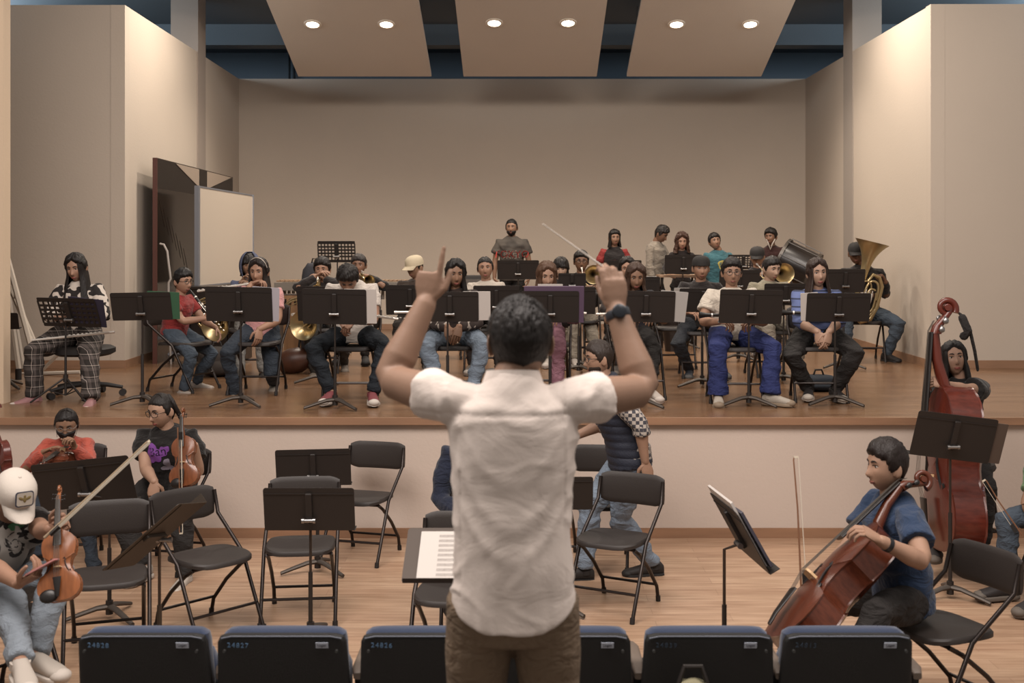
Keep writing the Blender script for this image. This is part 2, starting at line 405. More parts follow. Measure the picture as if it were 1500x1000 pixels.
def hair_cap(mb, HM, style, thick, seedv, line=None, fem=False):
    hf = head_fn(fem)
    front, side, back = line or (.062, -.008, -.075)
    def fn(p, d):
        q = hf(p, d); az = abs(math.degrees(math.atan2(d.x, d.y)))     # 0 at the face
        hl = front+(min(az, 55)/55)**2*(-.018)
        if fem and style != 'tight' and az < 60 and front > .05: hl = .084-(az/60)**1.3*.050
        elif az < 55: pass
        elif az < 84: hl = (front-.018)+(-.020-front+.018)*sstep(60, 80, az)
        elif az < 100: hl = -.020+(side+.028)*((az-84)/16)
        else: hl = side+.008+(back-side-.008)*sstep(100, 135, az)
        hl += .008*noise.noise(V((math.degrees(math.atan2(d.x, d.y))*.09, seedv, 0)))
        k = sstep(hl-.007, hl+.010, p.z)
        nz = noise.noise(d*(9 if style == 'curly' else 4)+V((seedv, 0, 0)))
        st = noise.noise(V((math.degrees(math.atan2(d.x, -d.y))*.22, d.z*2.0, seedv)))*(1-abs(d.z)**6)
        st += .7*noise.noise(V((d.x*22, d.y*9, d.z*9+seedv)))
        th = thick*(1+(.75 if style == 'curly' else .35)*nz+.34*st)
        if fem and p.y > -.03 and style != 'curly': th -= .006*math.exp(-(p.x/.006)**2)*sstep(.05, .09, p.z)
        if style == 'short' and not fem: th *= .40+.60*sstep(-.02, .055, p.z)
        th += thick*.55*sstep(.04, .1, p.z)
        if az < 75 and style == 'tight': th *= .6
        return q+d*(th*k-.007*(1-k))
    i0 = len(mb.v); mb.ball((0, 0, 0), HR, n=64, m=44, fn=fn); mb.xf(HM, i0)
def hair_curtain(mb, HM, L, opening, seedv, r=(.088, .105), flare=.25, thick=.022, topz=.045, curly=False, wav=0.):
    nA = 46; nZ = 16; O = []; I = []
    for i in range(nZ):
        t = i/(nZ-1); z = topz-(L+topz)*t; ro = []; ri = []
        for j in range(nA):
            a = math.radians(opening+(360-2*opening)*j/(nA-1))     # from +Y round the back
            low = max(0, (-z-.03))
            ex = r[0]+low*flare*.65; ey = r[1]*(.97)+low*flare*.35
            if z > .02: q = math.sqrt(max(.05, 1-((z-.02)/.125)**2)); ex *= q; ey *= q
            st = noise.noise(V((j*.55, t*1.3+seedv, seedv)))*.008+(noise.noise(V((j*.3, t*9, seedv)))*.016 if curly else 0)+wav*math.sin(t*22+j*.5)
            end = 1-.25*max(0, t-.85)/.15
            p = V((math.sin(a)*(ex+st), math.cos(a)*(ey+st), max(z, -.06)))
            pi = V((math.sin(a)*(ex+st-thick*end), math.cos(a)*(ey+st-thick*end), max(z, -.06)))
            drop = V((0, 0, min(z+.06, 0)-noise.noise(V((j*.7, 3, seedv)))*.02*t))
            ro.append(HM @ p+drop); ri.append(HM @ pi+drop)
        O.append(ro); I.append(ri)
    R = [o+list(reversed(q)) for o, q in zip(O, I)]
    mb.rings(R)
SKIN = ['#7f5f4a', '#8a6851', '#745643', '#92705b']
def skin_mat(c):
    c = '#'+''.join('%02x' % int(int(c[i:i+2], 16)*k) for i, k in ((1, .92), (3, .93), (5, .94)))
    return mat(c, .55, bump=.04, bscale=90, spec=.35, var=.08, vscale=14, key='skin')
def hair_mat(c): return mat(c, .5, bump=.5, bscale=60, spec=.35, stretch=(3, 3, .4), key='hair')
def shoe(parent, A, d, s, upper, sole, high=False):
    d = V(d); d.z = d.z; d.normalize(); u = V((0, 0, 1)); u = (u-d*u.dot(d)).normalized(); r = d.cross(u)
    heel = A-d*.065*s-u*.07*s
    us = (0, .02, .06, .12, .17, .22, .255, .272); wd = (.022, .032, .036, .036, .042, .045, .036, .015); ht = (.055, .078, .082, .072, .055, .042, .034, .02)
    P = [heel+d*x*s+u*(.014+h*.5)*s for x, h in zip(us, ht)]
    mb = MB().ell(P, [r]*8, [u]*8, [x*s for x in wd], [h*.5*s+.004 for h in ht], 16, 2.5)
    mb.tube([A-u*.02*s-d*.01, A+u*(.03 if high else .01)*s-d*.005], [.043*s, .042*s], 14)
    so = mb.obj('shoe', upper, parent)
    P = [heel+d*x*s+u*.009*s for x in us]
    MB().ell(P, [r]*8, [u]*8, [x*s*1.14+.003 for x in wd], [.0155*s]*8, 16, 4).obj('sole', sole, so)
    tq = MB(); tq.ball(heel+d*.247*s+u*.024*s, (.047*s, .042*s, .030*s), None, 14, 8); tq.obj('toe_cap', sole, so)
    lm = MB()
    for q in range(4):
        c = heel+d*(.115+.022*q)*s+u*(.078-.011*q)*s
        lm.tube([c-r*.020*s, c+u*.006*s, c+r*.020*s], .003*s, 5)
    lm.obj('laces', sole, so)
ANG = math.radians
PEOPLE = {}
def person(label, px, Y, top, face=-90, zf=ZS, pose='sit', s=None, fem=False, lean=6, slean=0, hd=(0, 8, 0), rh=None, lh=None, rp=None, lp=None,
           rhd=None, lhd=None, rpn=None, lpn=None, rm='relax', lm='relax', rt=None, lt=None, rf=None, lf=None, rtoe=None, ltoe=None, rkp=None, lkp=None,
           shirt='#888888', sleeve='short', shirt_m=None, sleeve_m=None, pants='#2b3038', pants_m=None, shoes=('#b7aca2', '#c9c0b6'), skin=1, hair='short', hairc='#17110e',
           hthick=.017, hlen=.3, hopen=50, hline=None, wide=1.0, pw=1.0, seat=.46, eyes='open', beard=None, glasses=None, mask=None, vox=.012, bvox=.011, chair=True,
           fold=.0085, tuck=0, key=None, hand_mb=False, hem=None, collar=None, hips=None, name='person', wrink=1.0, pr=1.0, cuff=None, shl=0, hoffs=(0, 0), nomesh=False, gl='#15100e', loc=None, ears=True, dig=None, ar=1.0, slen=.6, lt_=None, hdz=0):
    x0 = xat(px, Y) if loc is None else loc[0]
    if loc is not None: Y = loc[1]
    Ry = Matrix.Rotation(ANG(face-90), 4, 'Z'); M = Matrix.Translation((x0, Y, zf)) @ Ry; MI = M.inverted()
    root = thing(name, label, 'person', (x0, Y, zf), ANG(face-90))
    def loc_(t): return (MI @ t) if isinstance(t, Vector) else V(t)
    def ldir(t): return (MI.to_3x3() @ t) if isinstance(t, Vector) else V(t)
    # ---- proportions from the height of the head in the photograph
    fw = Ry.to_3x3() @ V((0, 1, 0)); sl = math.sin(ANG(lean))
    Yh = Y+fw.y*sl*.5
    zt = zat(top, Yh)-zf
    hp0 = (seat+.09) if pose == 'sit' else None
    cl = math.cos(ANG(lean))
    if pose == 'sit':
        if s is None: s = min(max((zt-hp0)/(.56*cl+.25), .80), 1.04)
        hip = V((0, 0, hp0)); Lt = (zt-hp0-.245*(.55+.45*s))/max(cl, .3) if top else .56*s
        Lt = lt_ or min(max(Lt, .40*s), .64*s)
    else:
        if s is None: s = zt/1.72
        hip = V((0, 0, .90*s)) if hips is None else loc_(hips); Lt = lt_ or .56*s
    hk = .55+.45*s                                # children's heads are relatively large
    # ---- spine
    S = [hip.copy()]; D = []; n = 8
    for i in range(n):
        u = (i+.5)/n; a = ANG(lean)*(.55+.9*u); b = ANG(slean)*(.55+.9*u)
        d = V((math.sin(b), math.sin(a), math.cos(a)*math.cos(b))).normalized(); D.append(d); S.append(S[-1]+d*Lt/n)
    def sp(u):
        q = min(max(u, 0), 1)*n; i = min(int(q), n-1); p = S[i].lerp(S[i+1], q-i)
        if u < 0: p = S[0]+D[0]*u*Lt
        if u > 1: p = S[-1]+D[-1]*(u-1)*Lt
        return p, D[i]
    nb, nd = sp(1.0)
    X = V((1, 0, 0)); sw = (.150 if fem else .168)*s*wide
    cp, cd = sp(.875); R_ = V((math.cos(ANG(slean)), 0, -math.sin(ANG(slean))))
    shR = cp+R_*sw+V((0, 0, shl)); shL = cp-R_*sw+V((0, 0, shl))
    # ---- head frame
    HM3 = (Matrix.Rotation(ANG(hd[0]), 3, 'Z') @ Matrix.Rotation(-ANG(hd[1]), 3, 'X') @ Matrix.Rotation(ANG(hd[2]), 3, 'Y'))
    upv = HM3 @ V((0, 0, 1))
    hc = nb+nd*.030*s+upv*.110*hk+HM3 @ V((0, .018, 0))
    hc.x += hoffs[0]; hc.y += hoffs[1]; hc.z += hdz
    HM = Matrix.Translation(hc) @ HM3.to_4x4() @ Matrix.Diagonal((hk, hk, hk, 1))
    P_ = dict(root=root, M=M, s=s, head=M @ hc, mouth=M @ (HM @ V((0, .10, -.066))), HM=HM, hk=hk, Lt=Lt)
    # ---- arms
    ua, fa = .275*s, .245*s
    if pose == 'sit': dr, dl = V((.10*s, .30*s, seat+.21)), V((-.09*s, .31*s, seat+.20))
    else: dr, dl = shR+V((.06, .06, -.49*s)), shL+V((-.06, .06, -.49*s))
    RT = loc_(rh) if rh is not None else dr; LT = loc_(lh) if lh is not None else dl
    RE, RW = ik(shR, RT, ua, fa, ldir(rp) if rp is not None else (.7, -.5, -.6))
    LE, LW = ik(shL, LT, ua, fa, ldir(lp) if lp is not None else (-.7, -.5, -.6))
    rdir = ldir(rhd) if rhd is not None else (RW-RE).normalized()+V((-.35, .1, -.1)); ldr = ldir(lhd) if lhd is not None else (LW-LE).normalized()+V((.35, .1, -.1))
    rn = ldir(rpn) if rpn is not None else V((-.3, 0, -1)) if pose == 'sit' else V((-1, 0, 0)); ln = ldir(lpn) if lpn is not None else V((.3, 0, -1)) if pose == 'sit' else V((1, 0, 0))
    P_['RW'] = M @ RW; P_['LW'] = M @ LW; P_['RE'] = M @ RE; P_['LE'] = M @ LE; P_['RD'] = M.to_3x3() @ V(rdir); P_['LD'] = M.to_3x3() @ V(ldr)
    # ---- legs
    hx = .085*s; hR = hip+V((hx, 0, 0)); hL = hip-V((hx, 0, 0)); th, sh = .43*s, .41*s
    if pose == 'sit': fr, fl = V((.13, .40*s+.03, .085*s)), V((-.14, .42*s+.03, .085*s))
    else: fr, fl = V((.10*s, .0, .085*s)), V((-.10*s, .02, .085*s))
    AR = loc_(rf) if rf is not None else fr; AL = loc_(lf) if lf is not None else fl
    KR, AR = ik(hR, AR, th, sh, ldir(rkp) if rkp is not None else (.15, 1, .8)); KL, AL = ik(hL, AL, th, sh, ldir(lkp) if lkp is not None else (-.15, 1, .8))
    P_.update(KR=M @ KR, KL=M @ KL)
    # ---- body (one continuous skin)
    b = MB()
    b.tube([nb-nd*.06*s, nb+nd*.03*s, hc+HM3 @ V((0, -.012, -.05))*hk, hc], [.062*s, .052*hk, .050*hk, .045*hk], 14)
    b.ell([sp(u)[0] for u in (0, .3, .6, .85, .97)], [R_]*5, [V((0, 1, 0))]*5, [.11*s, .10*s, .12*s, .14*s, .07*s], [.07*s]*4+[.05*s], 16)
    for sg, SH, E, W_ in ((1, shR, RE, RW), (-1, shL, LE, LW)):
        m1 = SH.lerp(E, .45); m2 = E.lerp(W_, .3)
        b.tube([SH-R_*sg*.05*s, SH, m1, E.lerp(SH, .12), E.lerp(W_, .08), m2, E.lerp(W_, .62), W_], [q*s*ar for q in (.035, .048, .047, .041, .041, .043, .034, .027)], 26, round_ends=True)
    for H_, K_, A_ in ((hR, KR, AR), (hL, KL, AL)):
        b.tube([H_, H_.lerp(K_, .5), K_, K_.lerp(A_, .35), A_], [.06*s, .055*s, .045*s, .045*s, .032*s], 10, round_ends=True)
    hm = MB(); hs = .96*s+.04
    hand(hm, RW, rdir, rn, 1, hs, rm, rt); hand(hm, LW, ldr, ln, -1, hs, lm, lt)
    if hand_mb: b.add(hm); b = b.remesh(bvox, 2)
    else: b = b.remesh(bvox, 2); b.add(hm)
    i0 = len(b.v)
    b.ball((0, 0, 0), HR, n=60, m=46, fn=head_fn(fem))
    if ears:
        for sx in (-1, 1):
            b.ball((sx*.076, -.004, -.006), (.009, .020, .031), Matrix.Rotation(sx*.35, 3, 'Z'), 10, 8)
            b.ball((sx*.081, -.010, -.006), (.006, .022, .033), Matrix.Rotation(sx*.5, 3, 'Z'), 10, 8)
    hf = head_fn(fem)
    def onface(x, z, off=0):
        best = None; d = V((x, .09, z)).normalized()
        lo, hi = .02, .2
        t = math.asin(max(-1, min(1, z/HR[2])))
        cx_ = math.cos(t); sx_ = max(-1, min(1, x/(HR[0]*cx_*.92))); a = math.asin(sx_)
        dd = V((math.sin(a)*cx_, math.cos(a)*cx_, math.sin(t)))
        q = hf(V((dd.x*HR[0], dd.y*HR[1], dd.z*HR[2])), dd)
        return V((x, q.y+off, z))
    for sx in (-1, 1):
        if eyes == 'open':
            b.mi = 1; c = onface(sx*.031, .010); b.ball(c-V((0, .0035, 0)), (.0145, .008, .0068), None, 12, 8)
            b.mi = 2; b.ball(c+V((0, .0028, 0)), (.0058, .0032, .0060), None, 10, 6)
            b.tube([onface(sx*(.031+q), .010+.0068-.22*abs(q)**1.0*(.35), .003) for q in (-.015, -.007, 0, .008, .016)], .0016, 5)
        elif eyes == 'down':
            b.mi = 2; b.tube([onface(sx*(.031+q), .006-.003*(1-abs(q)/.015), .003) for q in (-.015, -.007, 0, .008, .016)], .0019, 5)
        b.mi = 3; b.tube([onface(sx*x_, z_, .0022) for x_, z_ in ((.012, .030), (.022, .035), (.034, .036), (.046, .029))], [.0022, .0036, .0033, .0018], 6, sq=1.2)
    b.mi = 4
    b.tube([onface(x_, -.063-.002*abs(math.cos(x_*60)), .001) for x_ in (-.023, -.012, -.004, 0, .004, .012, .023)], [.001, .0038, .0046, .0040, .0046, .0038, .001], 8)
    b.tube([onface(x_, -.071, .001) for x_ in (-.020, -.010, 0, .010, .020)], [.001, .0042, .0052, .0042, .001], 8)
    b.mi = 2; b.tube([onface(x_, -.0665, .0042) for x_ in (-.021, -.010, 0, .010, .021)], .0009, 5)
    for sx in (-1, 1): b.ball(onface(sx*.0065, -.042, .0)+V((0, .001, 0)), (.0035, .003, .002), None, 8, 5)
    b.mi = 0; b.xf(HM, i0)
    sk = skin_mat(SKIN[skin] if isinstance(skin, int) else skin)
    skc = srgb(SKIN[skin] if isinstance(skin, int) else skin)
    b.obj('body', [sk, mat('#a59a90', .3), mat('#120c0a', .35), mat('#1a120e', .8), mat('#7a473c' if not fem else '#85473f', .5)], root, fix=False)
    # ---- shirt
    wf = 1.0
    if fem: us = (-.10, 0, .28, .5, .68, .82, .90, .97, 1.03); rx = (.158, .155, .125, .130, .140, .148, .135, .085, .054); ry = (.112, .112, .095, .108, .120, .104, .085, .070, .054)
    else: us = (-.10, 0, .28, .5, .68, .82, .90, .97, 1.03); rx = (.160, .158, .146, .150, .160, .165, .150, .095, .058); ry = (.120, .118, .112, .116, .120, .110, .090, .072, .058)
    if hem is not None: us = (hem,)+us[1:]
    pts = [sp(u) for u in us]
    fwd = [V((0, 1, 0))-d*d.y for _, d in pts]; fwd = [f.normalized() for f in fwd]; rt_ = [f.cross(d).normalized() for f, (_, d) in zip(fwd, pts)]
    rt_ = [r if r.x > 0 else -r for r in rt_]
    ex = .008
    mbs = MB(); mbs.ell([p+f*(.012*s if .4 < u < .85 else 0) for (p, d), f, u in zip(pts, fwd, us)], rt_, fwd, [(a*wide+ex)*s for a in rx], [(a*wide+ex)*s for a in ry], 28, 2.3)
    if collar: mbs.tube([nb-nd*.03, nb+nd*.035*s], [.072*s, .060*s], 16)
    slv = MB() if sleeve_m else mbs
    for sg, SH, E, W_ in ((1, shR, RE, RW), (-1, shL, LE, LW)):
        inn = SH-R_*sg*.07*s+V((0, 0, -.012*s))
        if sleeve == 'short':
            e = SH.lerp(E, slen); slv.tube([inn, SH, SH.lerp(E, slen*.5), e], [.052*s, .060*s, .060*s*pr, .064*s*pr], 18, round_ends=False)
        elif sleeve == 'long':
            slv.tube([inn, SH, SH.lerp(E, .5), E, E.lerp(W_, .4), E.lerp(W_, .93)], [.052*s, .060*s, .058*s*pr, .052*s*pr, .049*s*pr, .037*s*pr], 18, round_ends=False)
        elif sleeve == 'elbow':
            slv.tube([inn, SH, SH.lerp(E, .5), E, E.lerp(W_, .25)], [.052*s, .060*s, .058*s*pr, .051*s*pr, .048*s*pr], 18, round_ends=False)
    if dig: dig(mbs, sp, s, shR, shL, RE, LE)
    sd = random.random()*50
    def fold_fn(co, no, amp=fold*wrink):
        q = noise.noise(V((co.x*7+sd, co.y*7, co.z*13)))+.5*noise.noise(V((co.x*17, co.y*17+sd, co.z*26)))
        q2 = 1-abs(noise.noise(V((co.x*5+co.z*4, co.y*6+sd, co.z*9-co.x*5))))*3
        return co+no*(q*amp+max(q2, 0)*amp*.8)
    SM = shirt_m or mat(shirt, .85, bump=.2, bscale=220, sheen=.15, spec=.2, key='cloth')
    so = mbs.remesh(vox, 3, fold_fn); so = so.obj('shirt', SM, root, fix=False); P_['shirt'] = so
    if sleeve_m and sleeve != 'none':
        nv = len(slv.v)//2; nf = len(slv.f)//2
        for q in (0, 1):
            h_ = MB(); h_.v = slv.v[q*nv:(q+1)*nv]; h_.f = [tuple(i-q*nv for i in f) for f in slv.f[q*nf:(q+1)*nf]]; h_.m = [0]*nf
            h_.remesh(vox, 3, lambda c, n_: fold_fn(c, n_)+n_*.004).obj('sleeve', sleeve_m, root, fix=False)
    # ---- trousers
    pm = MB(); PM = pants_m or mat(pants, .85, bump=.25, bscale=180, spec=.2, var=.15, vscale=6, key='denim')
    pm.ell([sp(-.16 if pose != 'sit' else -.12)[0], sp(-.08)[0], sp(.05)[0], sp(.20)[0]], [R_]*4, [V((0, 1, 0))]*4, [.13*s*wide, .158*s*wide, .158*s*wide, .142*s*wide], [.10*s*wide, .118*s*wide, .115*s*wide, .105*s*wide], 20)
    for H_, K_, A_ in ((hR, KR, AR), (hL, KL, AL)):
        e = K_.lerp(A_, .95)
        pm.tube([H_+(H_-K_).normalized()*.02, H_.lerp(K_, .35), H_.lerp(K_, .8), K_, K_.lerp(A_, .3), K_.lerp(A_, .7), e], [.088*s*pw, .086*s*pw, .070*s*pw, .066*s*pw, .062*s*pw, .052*s*pw*(cuff or 1)**.5, .048*s*pw*(cuff or 1)], 18)
    pm.remesh(vox, 3, lambda c, n_: fold_fn(c, n_, fold*1.35)).obj('trousers', PM, root, fix=False)
    # ---- shoes
    if shoes:
        u_ = mat(shoes[0], .7, key='shoe_upper'); so_ = mat(shoes[1], .7, key='shoe_sole')
        shoe(root, AR, ldir(rtoe) if rtoe is not None else (.2, 1, 0), s, u_, so_); shoe(root, AL, ldir(ltoe) if ltoe is not None else (-.2, 1, 0), s, u_, so_)
    # ---- hair
    hmt = hair_mat(hairc)
    if hair:
        h = MB(); sv = random.random()*40
        if hair == 'short': hair_cap(h, HM, 'short', hthick, sv, hline, fem)
        elif hair == 'tight': hair_cap(h, HM, 'tight', .009, sv, hline or (.070, .0, -.08), fem)
        elif hair == 'curly':
            hair_cap(h, HM, 'curly', .026, sv, (.058, -.02, -.1), fem); hair_curtain(h, HM, hlen, hopen, sv, (.098, .108), .4, .03, .05, True)
        elif hair in ('long', 'wavy', 'bangs'):
            hair_cap(h, HM, 'short', hthick, sv, (.030, .0, -.09) if hair == 'bangs' else hline or (.066, -.01, -.09), fem)
            hair_curtain(h, HM, hlen, hopen, sv, (.085, .102), .30, .020, .06, False, .004 if hair == 'wavy' else 0)
        elif hair == 'bun':
            hair_cap(h, HM, 'tight', .010, sv, (.070, .0, -.07), fem); i1 = len(h.v); h.ball((0, -.115, .035), (.034, .03, .034), None, 14, 10, lambda p, d: p*(1+.12*noise.noise(d*5))); h.xf(HM, i1)
        elif hair == 'pony':
            hair_cap(h, HM, 'tight', .010, sv, (.070, .0, -.07), fem)
            c = HM @ V((0, -.105, .0)); h.tube([HM @ V((0, -.08, .02)), c, c+V((0, -.03, -.08)), c+V((.0, -.02, -.20))], [.02, .024, .026, .010], 12)
        h.obj('hair', hmt, root, fix=False)
    if beard:
        bb = MB()
        def bf(p, d):
            q = hf(p, d); az = abs(math.degrees(math.atan2(d.x, d.y)))
            k = sstep(-.030 if az > 22 else -.050, -.060, p.z)*(1-sstep(70, 95, az))
            if az < 20: k *= 1-math.exp(-((p.z+.067)/.008)**2)*math.exp(-(p.x/.02)**2)
            return q+d*((beard+.003*noise.noise(d*30))*k-.006*(1-k))
        bb.ball((0, 0, 0), HR, n=48, m=44, fn=bf); bb.xf(HM); bb.obj('beard', hmt, root, fix=False)
    if glasses:
        g = MB()
        for sx in (-1, 1):
            P = []
            for q in range(17):
                a = 2*PI*q/16; x_ = sx*.033+.024*glasses*math.cos(a); z_ = .008+.018*glasses*math.sin(a)
                P.append(V((x_, .096-abs(x_)**2*3, z_)))
            g.tube(P, .0022, 6)
            g.tube([(sx*.057, .088, .012), (sx*.074, .06, .013), (sx*.082, -.01, .008)], .002, 6)
        g.tube([(-.009, .098, .012), (0, .100, .014), (.009, .098, .012)], .002, 6)
        g.xf(HM); g.obj('glasses', mat(gl, .4), root)
    if mask:
        g = MB()
        def mf(p, d):
            q = hf(p, d); az = abs(math.degrees(math.atan2(d.x, d.y)))
            k = sstep(-.012, -.024, p.z)*(1-sstep(58, 75, az))
            return q+d*(.009*k-.008*(1-k))
        g.ball((0, 0, 0), HR, n=48, m=44, fn=mf)
        for sx in (-1, 1): g.tube([(sx*.062, .055, -.03), (sx*.077, .0, .0), (sx*.081, -.02, -.02), (sx*.064, .05, -.075)], .0018, 5)
        g.xf(HM); g.obj('face_mask', mat(mask, .8), root, fix=False)
    if pose == 'sit' and chair:
        c = (M @ V((0, .10, 0)))
        folding_chair(chair if isinstance(chair, str) else 'black folding chair under '+(key or label), c.x, c.y, face, zf, hs=seat)
    if key: PEOPLE[key] = P_
    return P_
def cap(P, colour, brim_dir=1, panel=None, tilt=0, mesh_back=None, turn=0):
    HM = P['HM'] @ Matrix.Rotation(ANG(turn), 4, 'Z') @ Matrix.Rotation(ANG(tilt), 4, 'X'); cm = mat(colour, .85, bump=.2, bscale=240, key='cap_cloth')
    m = MB()
    prof = [(1.0, .0), (1.0, .03), (.94, .065), (.78, .092), (.5, .108), (.2, .114), (.02, .115)]
    R = [[V((.091*r*math.cos(a), .110*r*math.sin(a), .030+z*.92)) for a in [2*PI*j/28 for j in range(28)]] for r, z in prof]
    m.rings(R); m.ball((0, 0, .137), (.008, .008, .004), None, 8, 5)
    m.xf(HM); c = m.obj('cap', cm, P['root'])
    b = MB(); T = []; Bt = []
    for i in range(9):
        a = ANG(28+124*i/8)
        for lst, dz in ((T, .004), (Bt, 0)):
            lst.append([V((.089*math.cos(a)*(1+.0*k)*(1-.12*k), brim_dir*(.106*math.sin(a)+.075*k*math.sin(a)**.6), .034+dz-.022*k-.05*(math.cos(a)**2)*k*.4)) for k in (0, .35, .7, 1)])
    R = [t+list(reversed(q)) for t, q in zip(T, Bt)]
    b.rings(R); b.xf(HM); b.obj('brim', cm, c)
    if panel: panel(HM, c)
    return c
# ================================================================== furniture
def folding_chair(label, x, y, face, zf, hs=.44, group=None, roll=0, h=.78):
    """face: direction the sitter would look at; local +Y is the front"""
    t = thing('folding_chair', label, 'chair', (x, y, zf), ANG(face-90), group)
    k = hs/.44; W = .215
    m = MB()
    # moulded seat: rounded square that dips in the middle
    n = 36; R = []
    for rr, z in ((1, -.022), (1.0, -.004), (.96, .006), (.8, .006), (.5, .001), (.2, -.002)):
        R.append([V((.205*rr*math.copysign(abs(math.cos(a))**.55, math.cos(a)), .205*rr*math.copysign(abs(math.sin(a))**.6, math.sin(a))+.01, hs-.008+z+(.010*(math.cos(a)**2)*rr))) for a in [2*PI*j/n for j in range(n)]])
    m.rings(R); m.obj('seat', SEATM, t)
    # backrest, bent round the sitter
    bk = MB(); nB = 15; R = []
    zt = h-.10
    for i in range(nB):
        u = -1+2*i/(nB-1); xx = u*.215; yy = -.285-.022*(1-u*u)+.0
        hh = .098*(1-.45*max(0, abs(u)-.72)**1.5*6*.5); 
        ring = []
        for j in range(12):
            a = 2*PI*j/12; ring.append(V((xx, yy+.012*math.cos(a)+.16*(-(math.sin(a)*hh))*.35, zt+hh*math.copysign(abs(math.sin(a))**.6, math.sin(a)))))
        R.append(ring)
    bk.rings(R); bk.obj('backrest', SEATM, t)
    for sx in (-1, 1):
        MB().tube([(sx*W, .235, .008), (sx*W, .02, hs-.02), (sx*W, -.235, h-.17), (sx*(W-.002), -.272, h-.035)], .0115, 10).obj('front_leg', TUBEM, t)
        MB().tube([(sx*(W-.03), -.26, .008), (sx*(W-.03), -.235, .10), (sx*(W-.03), -.10, hs*.55), (sx*(W-.03), .05, hs*.82), (sx*(W-.03), .13, hs-.035)], .0115, 10).obj('rear_leg', TUBEM, t)
        MB().tube([(sx*W, .235, .0), (sx*W, .228, .035)], .0155, 10).obj('foot_cap', BLKF, t)
        MB().tube([(sx*(W-.03), -.26, .0), (sx*(W-.03), -.256, .035)], .0155, 10).obj('foot_cap', BLKF, t)
    MB().tube([(-W, .165, .15*k), (W, .165, .15*k)], .009, 8).obj('front_stretcher', TUBEM, t)
    MB().tube([(-W+.03, -.236, .11*k), (W-.03, -.236, .11*k)], .009, 8).obj('rear_stretcher', TUBEM, t)
    MB().tube([(-W+.03, .13, hs-.034), (W-.03, .13, hs-.034)], .010, 8).obj('seat_rail', TUBEM, t)
    return t
def rounded_rect(w, h, r=.02, n=5):
    P = []
    for cx, cy, a0 in ((w/2-r, h/2-r, 0), (-w/2+r, h/2-r, 90), (-w/2+r, -h/2+r, 180), (w/2-r, -h/2+r, 270)):
        for i in range(n): a = ANG(a0+90*i/(n-1)); P.append((cx+r*math.cos(a), cy+r*math.sin(a)))
    return P
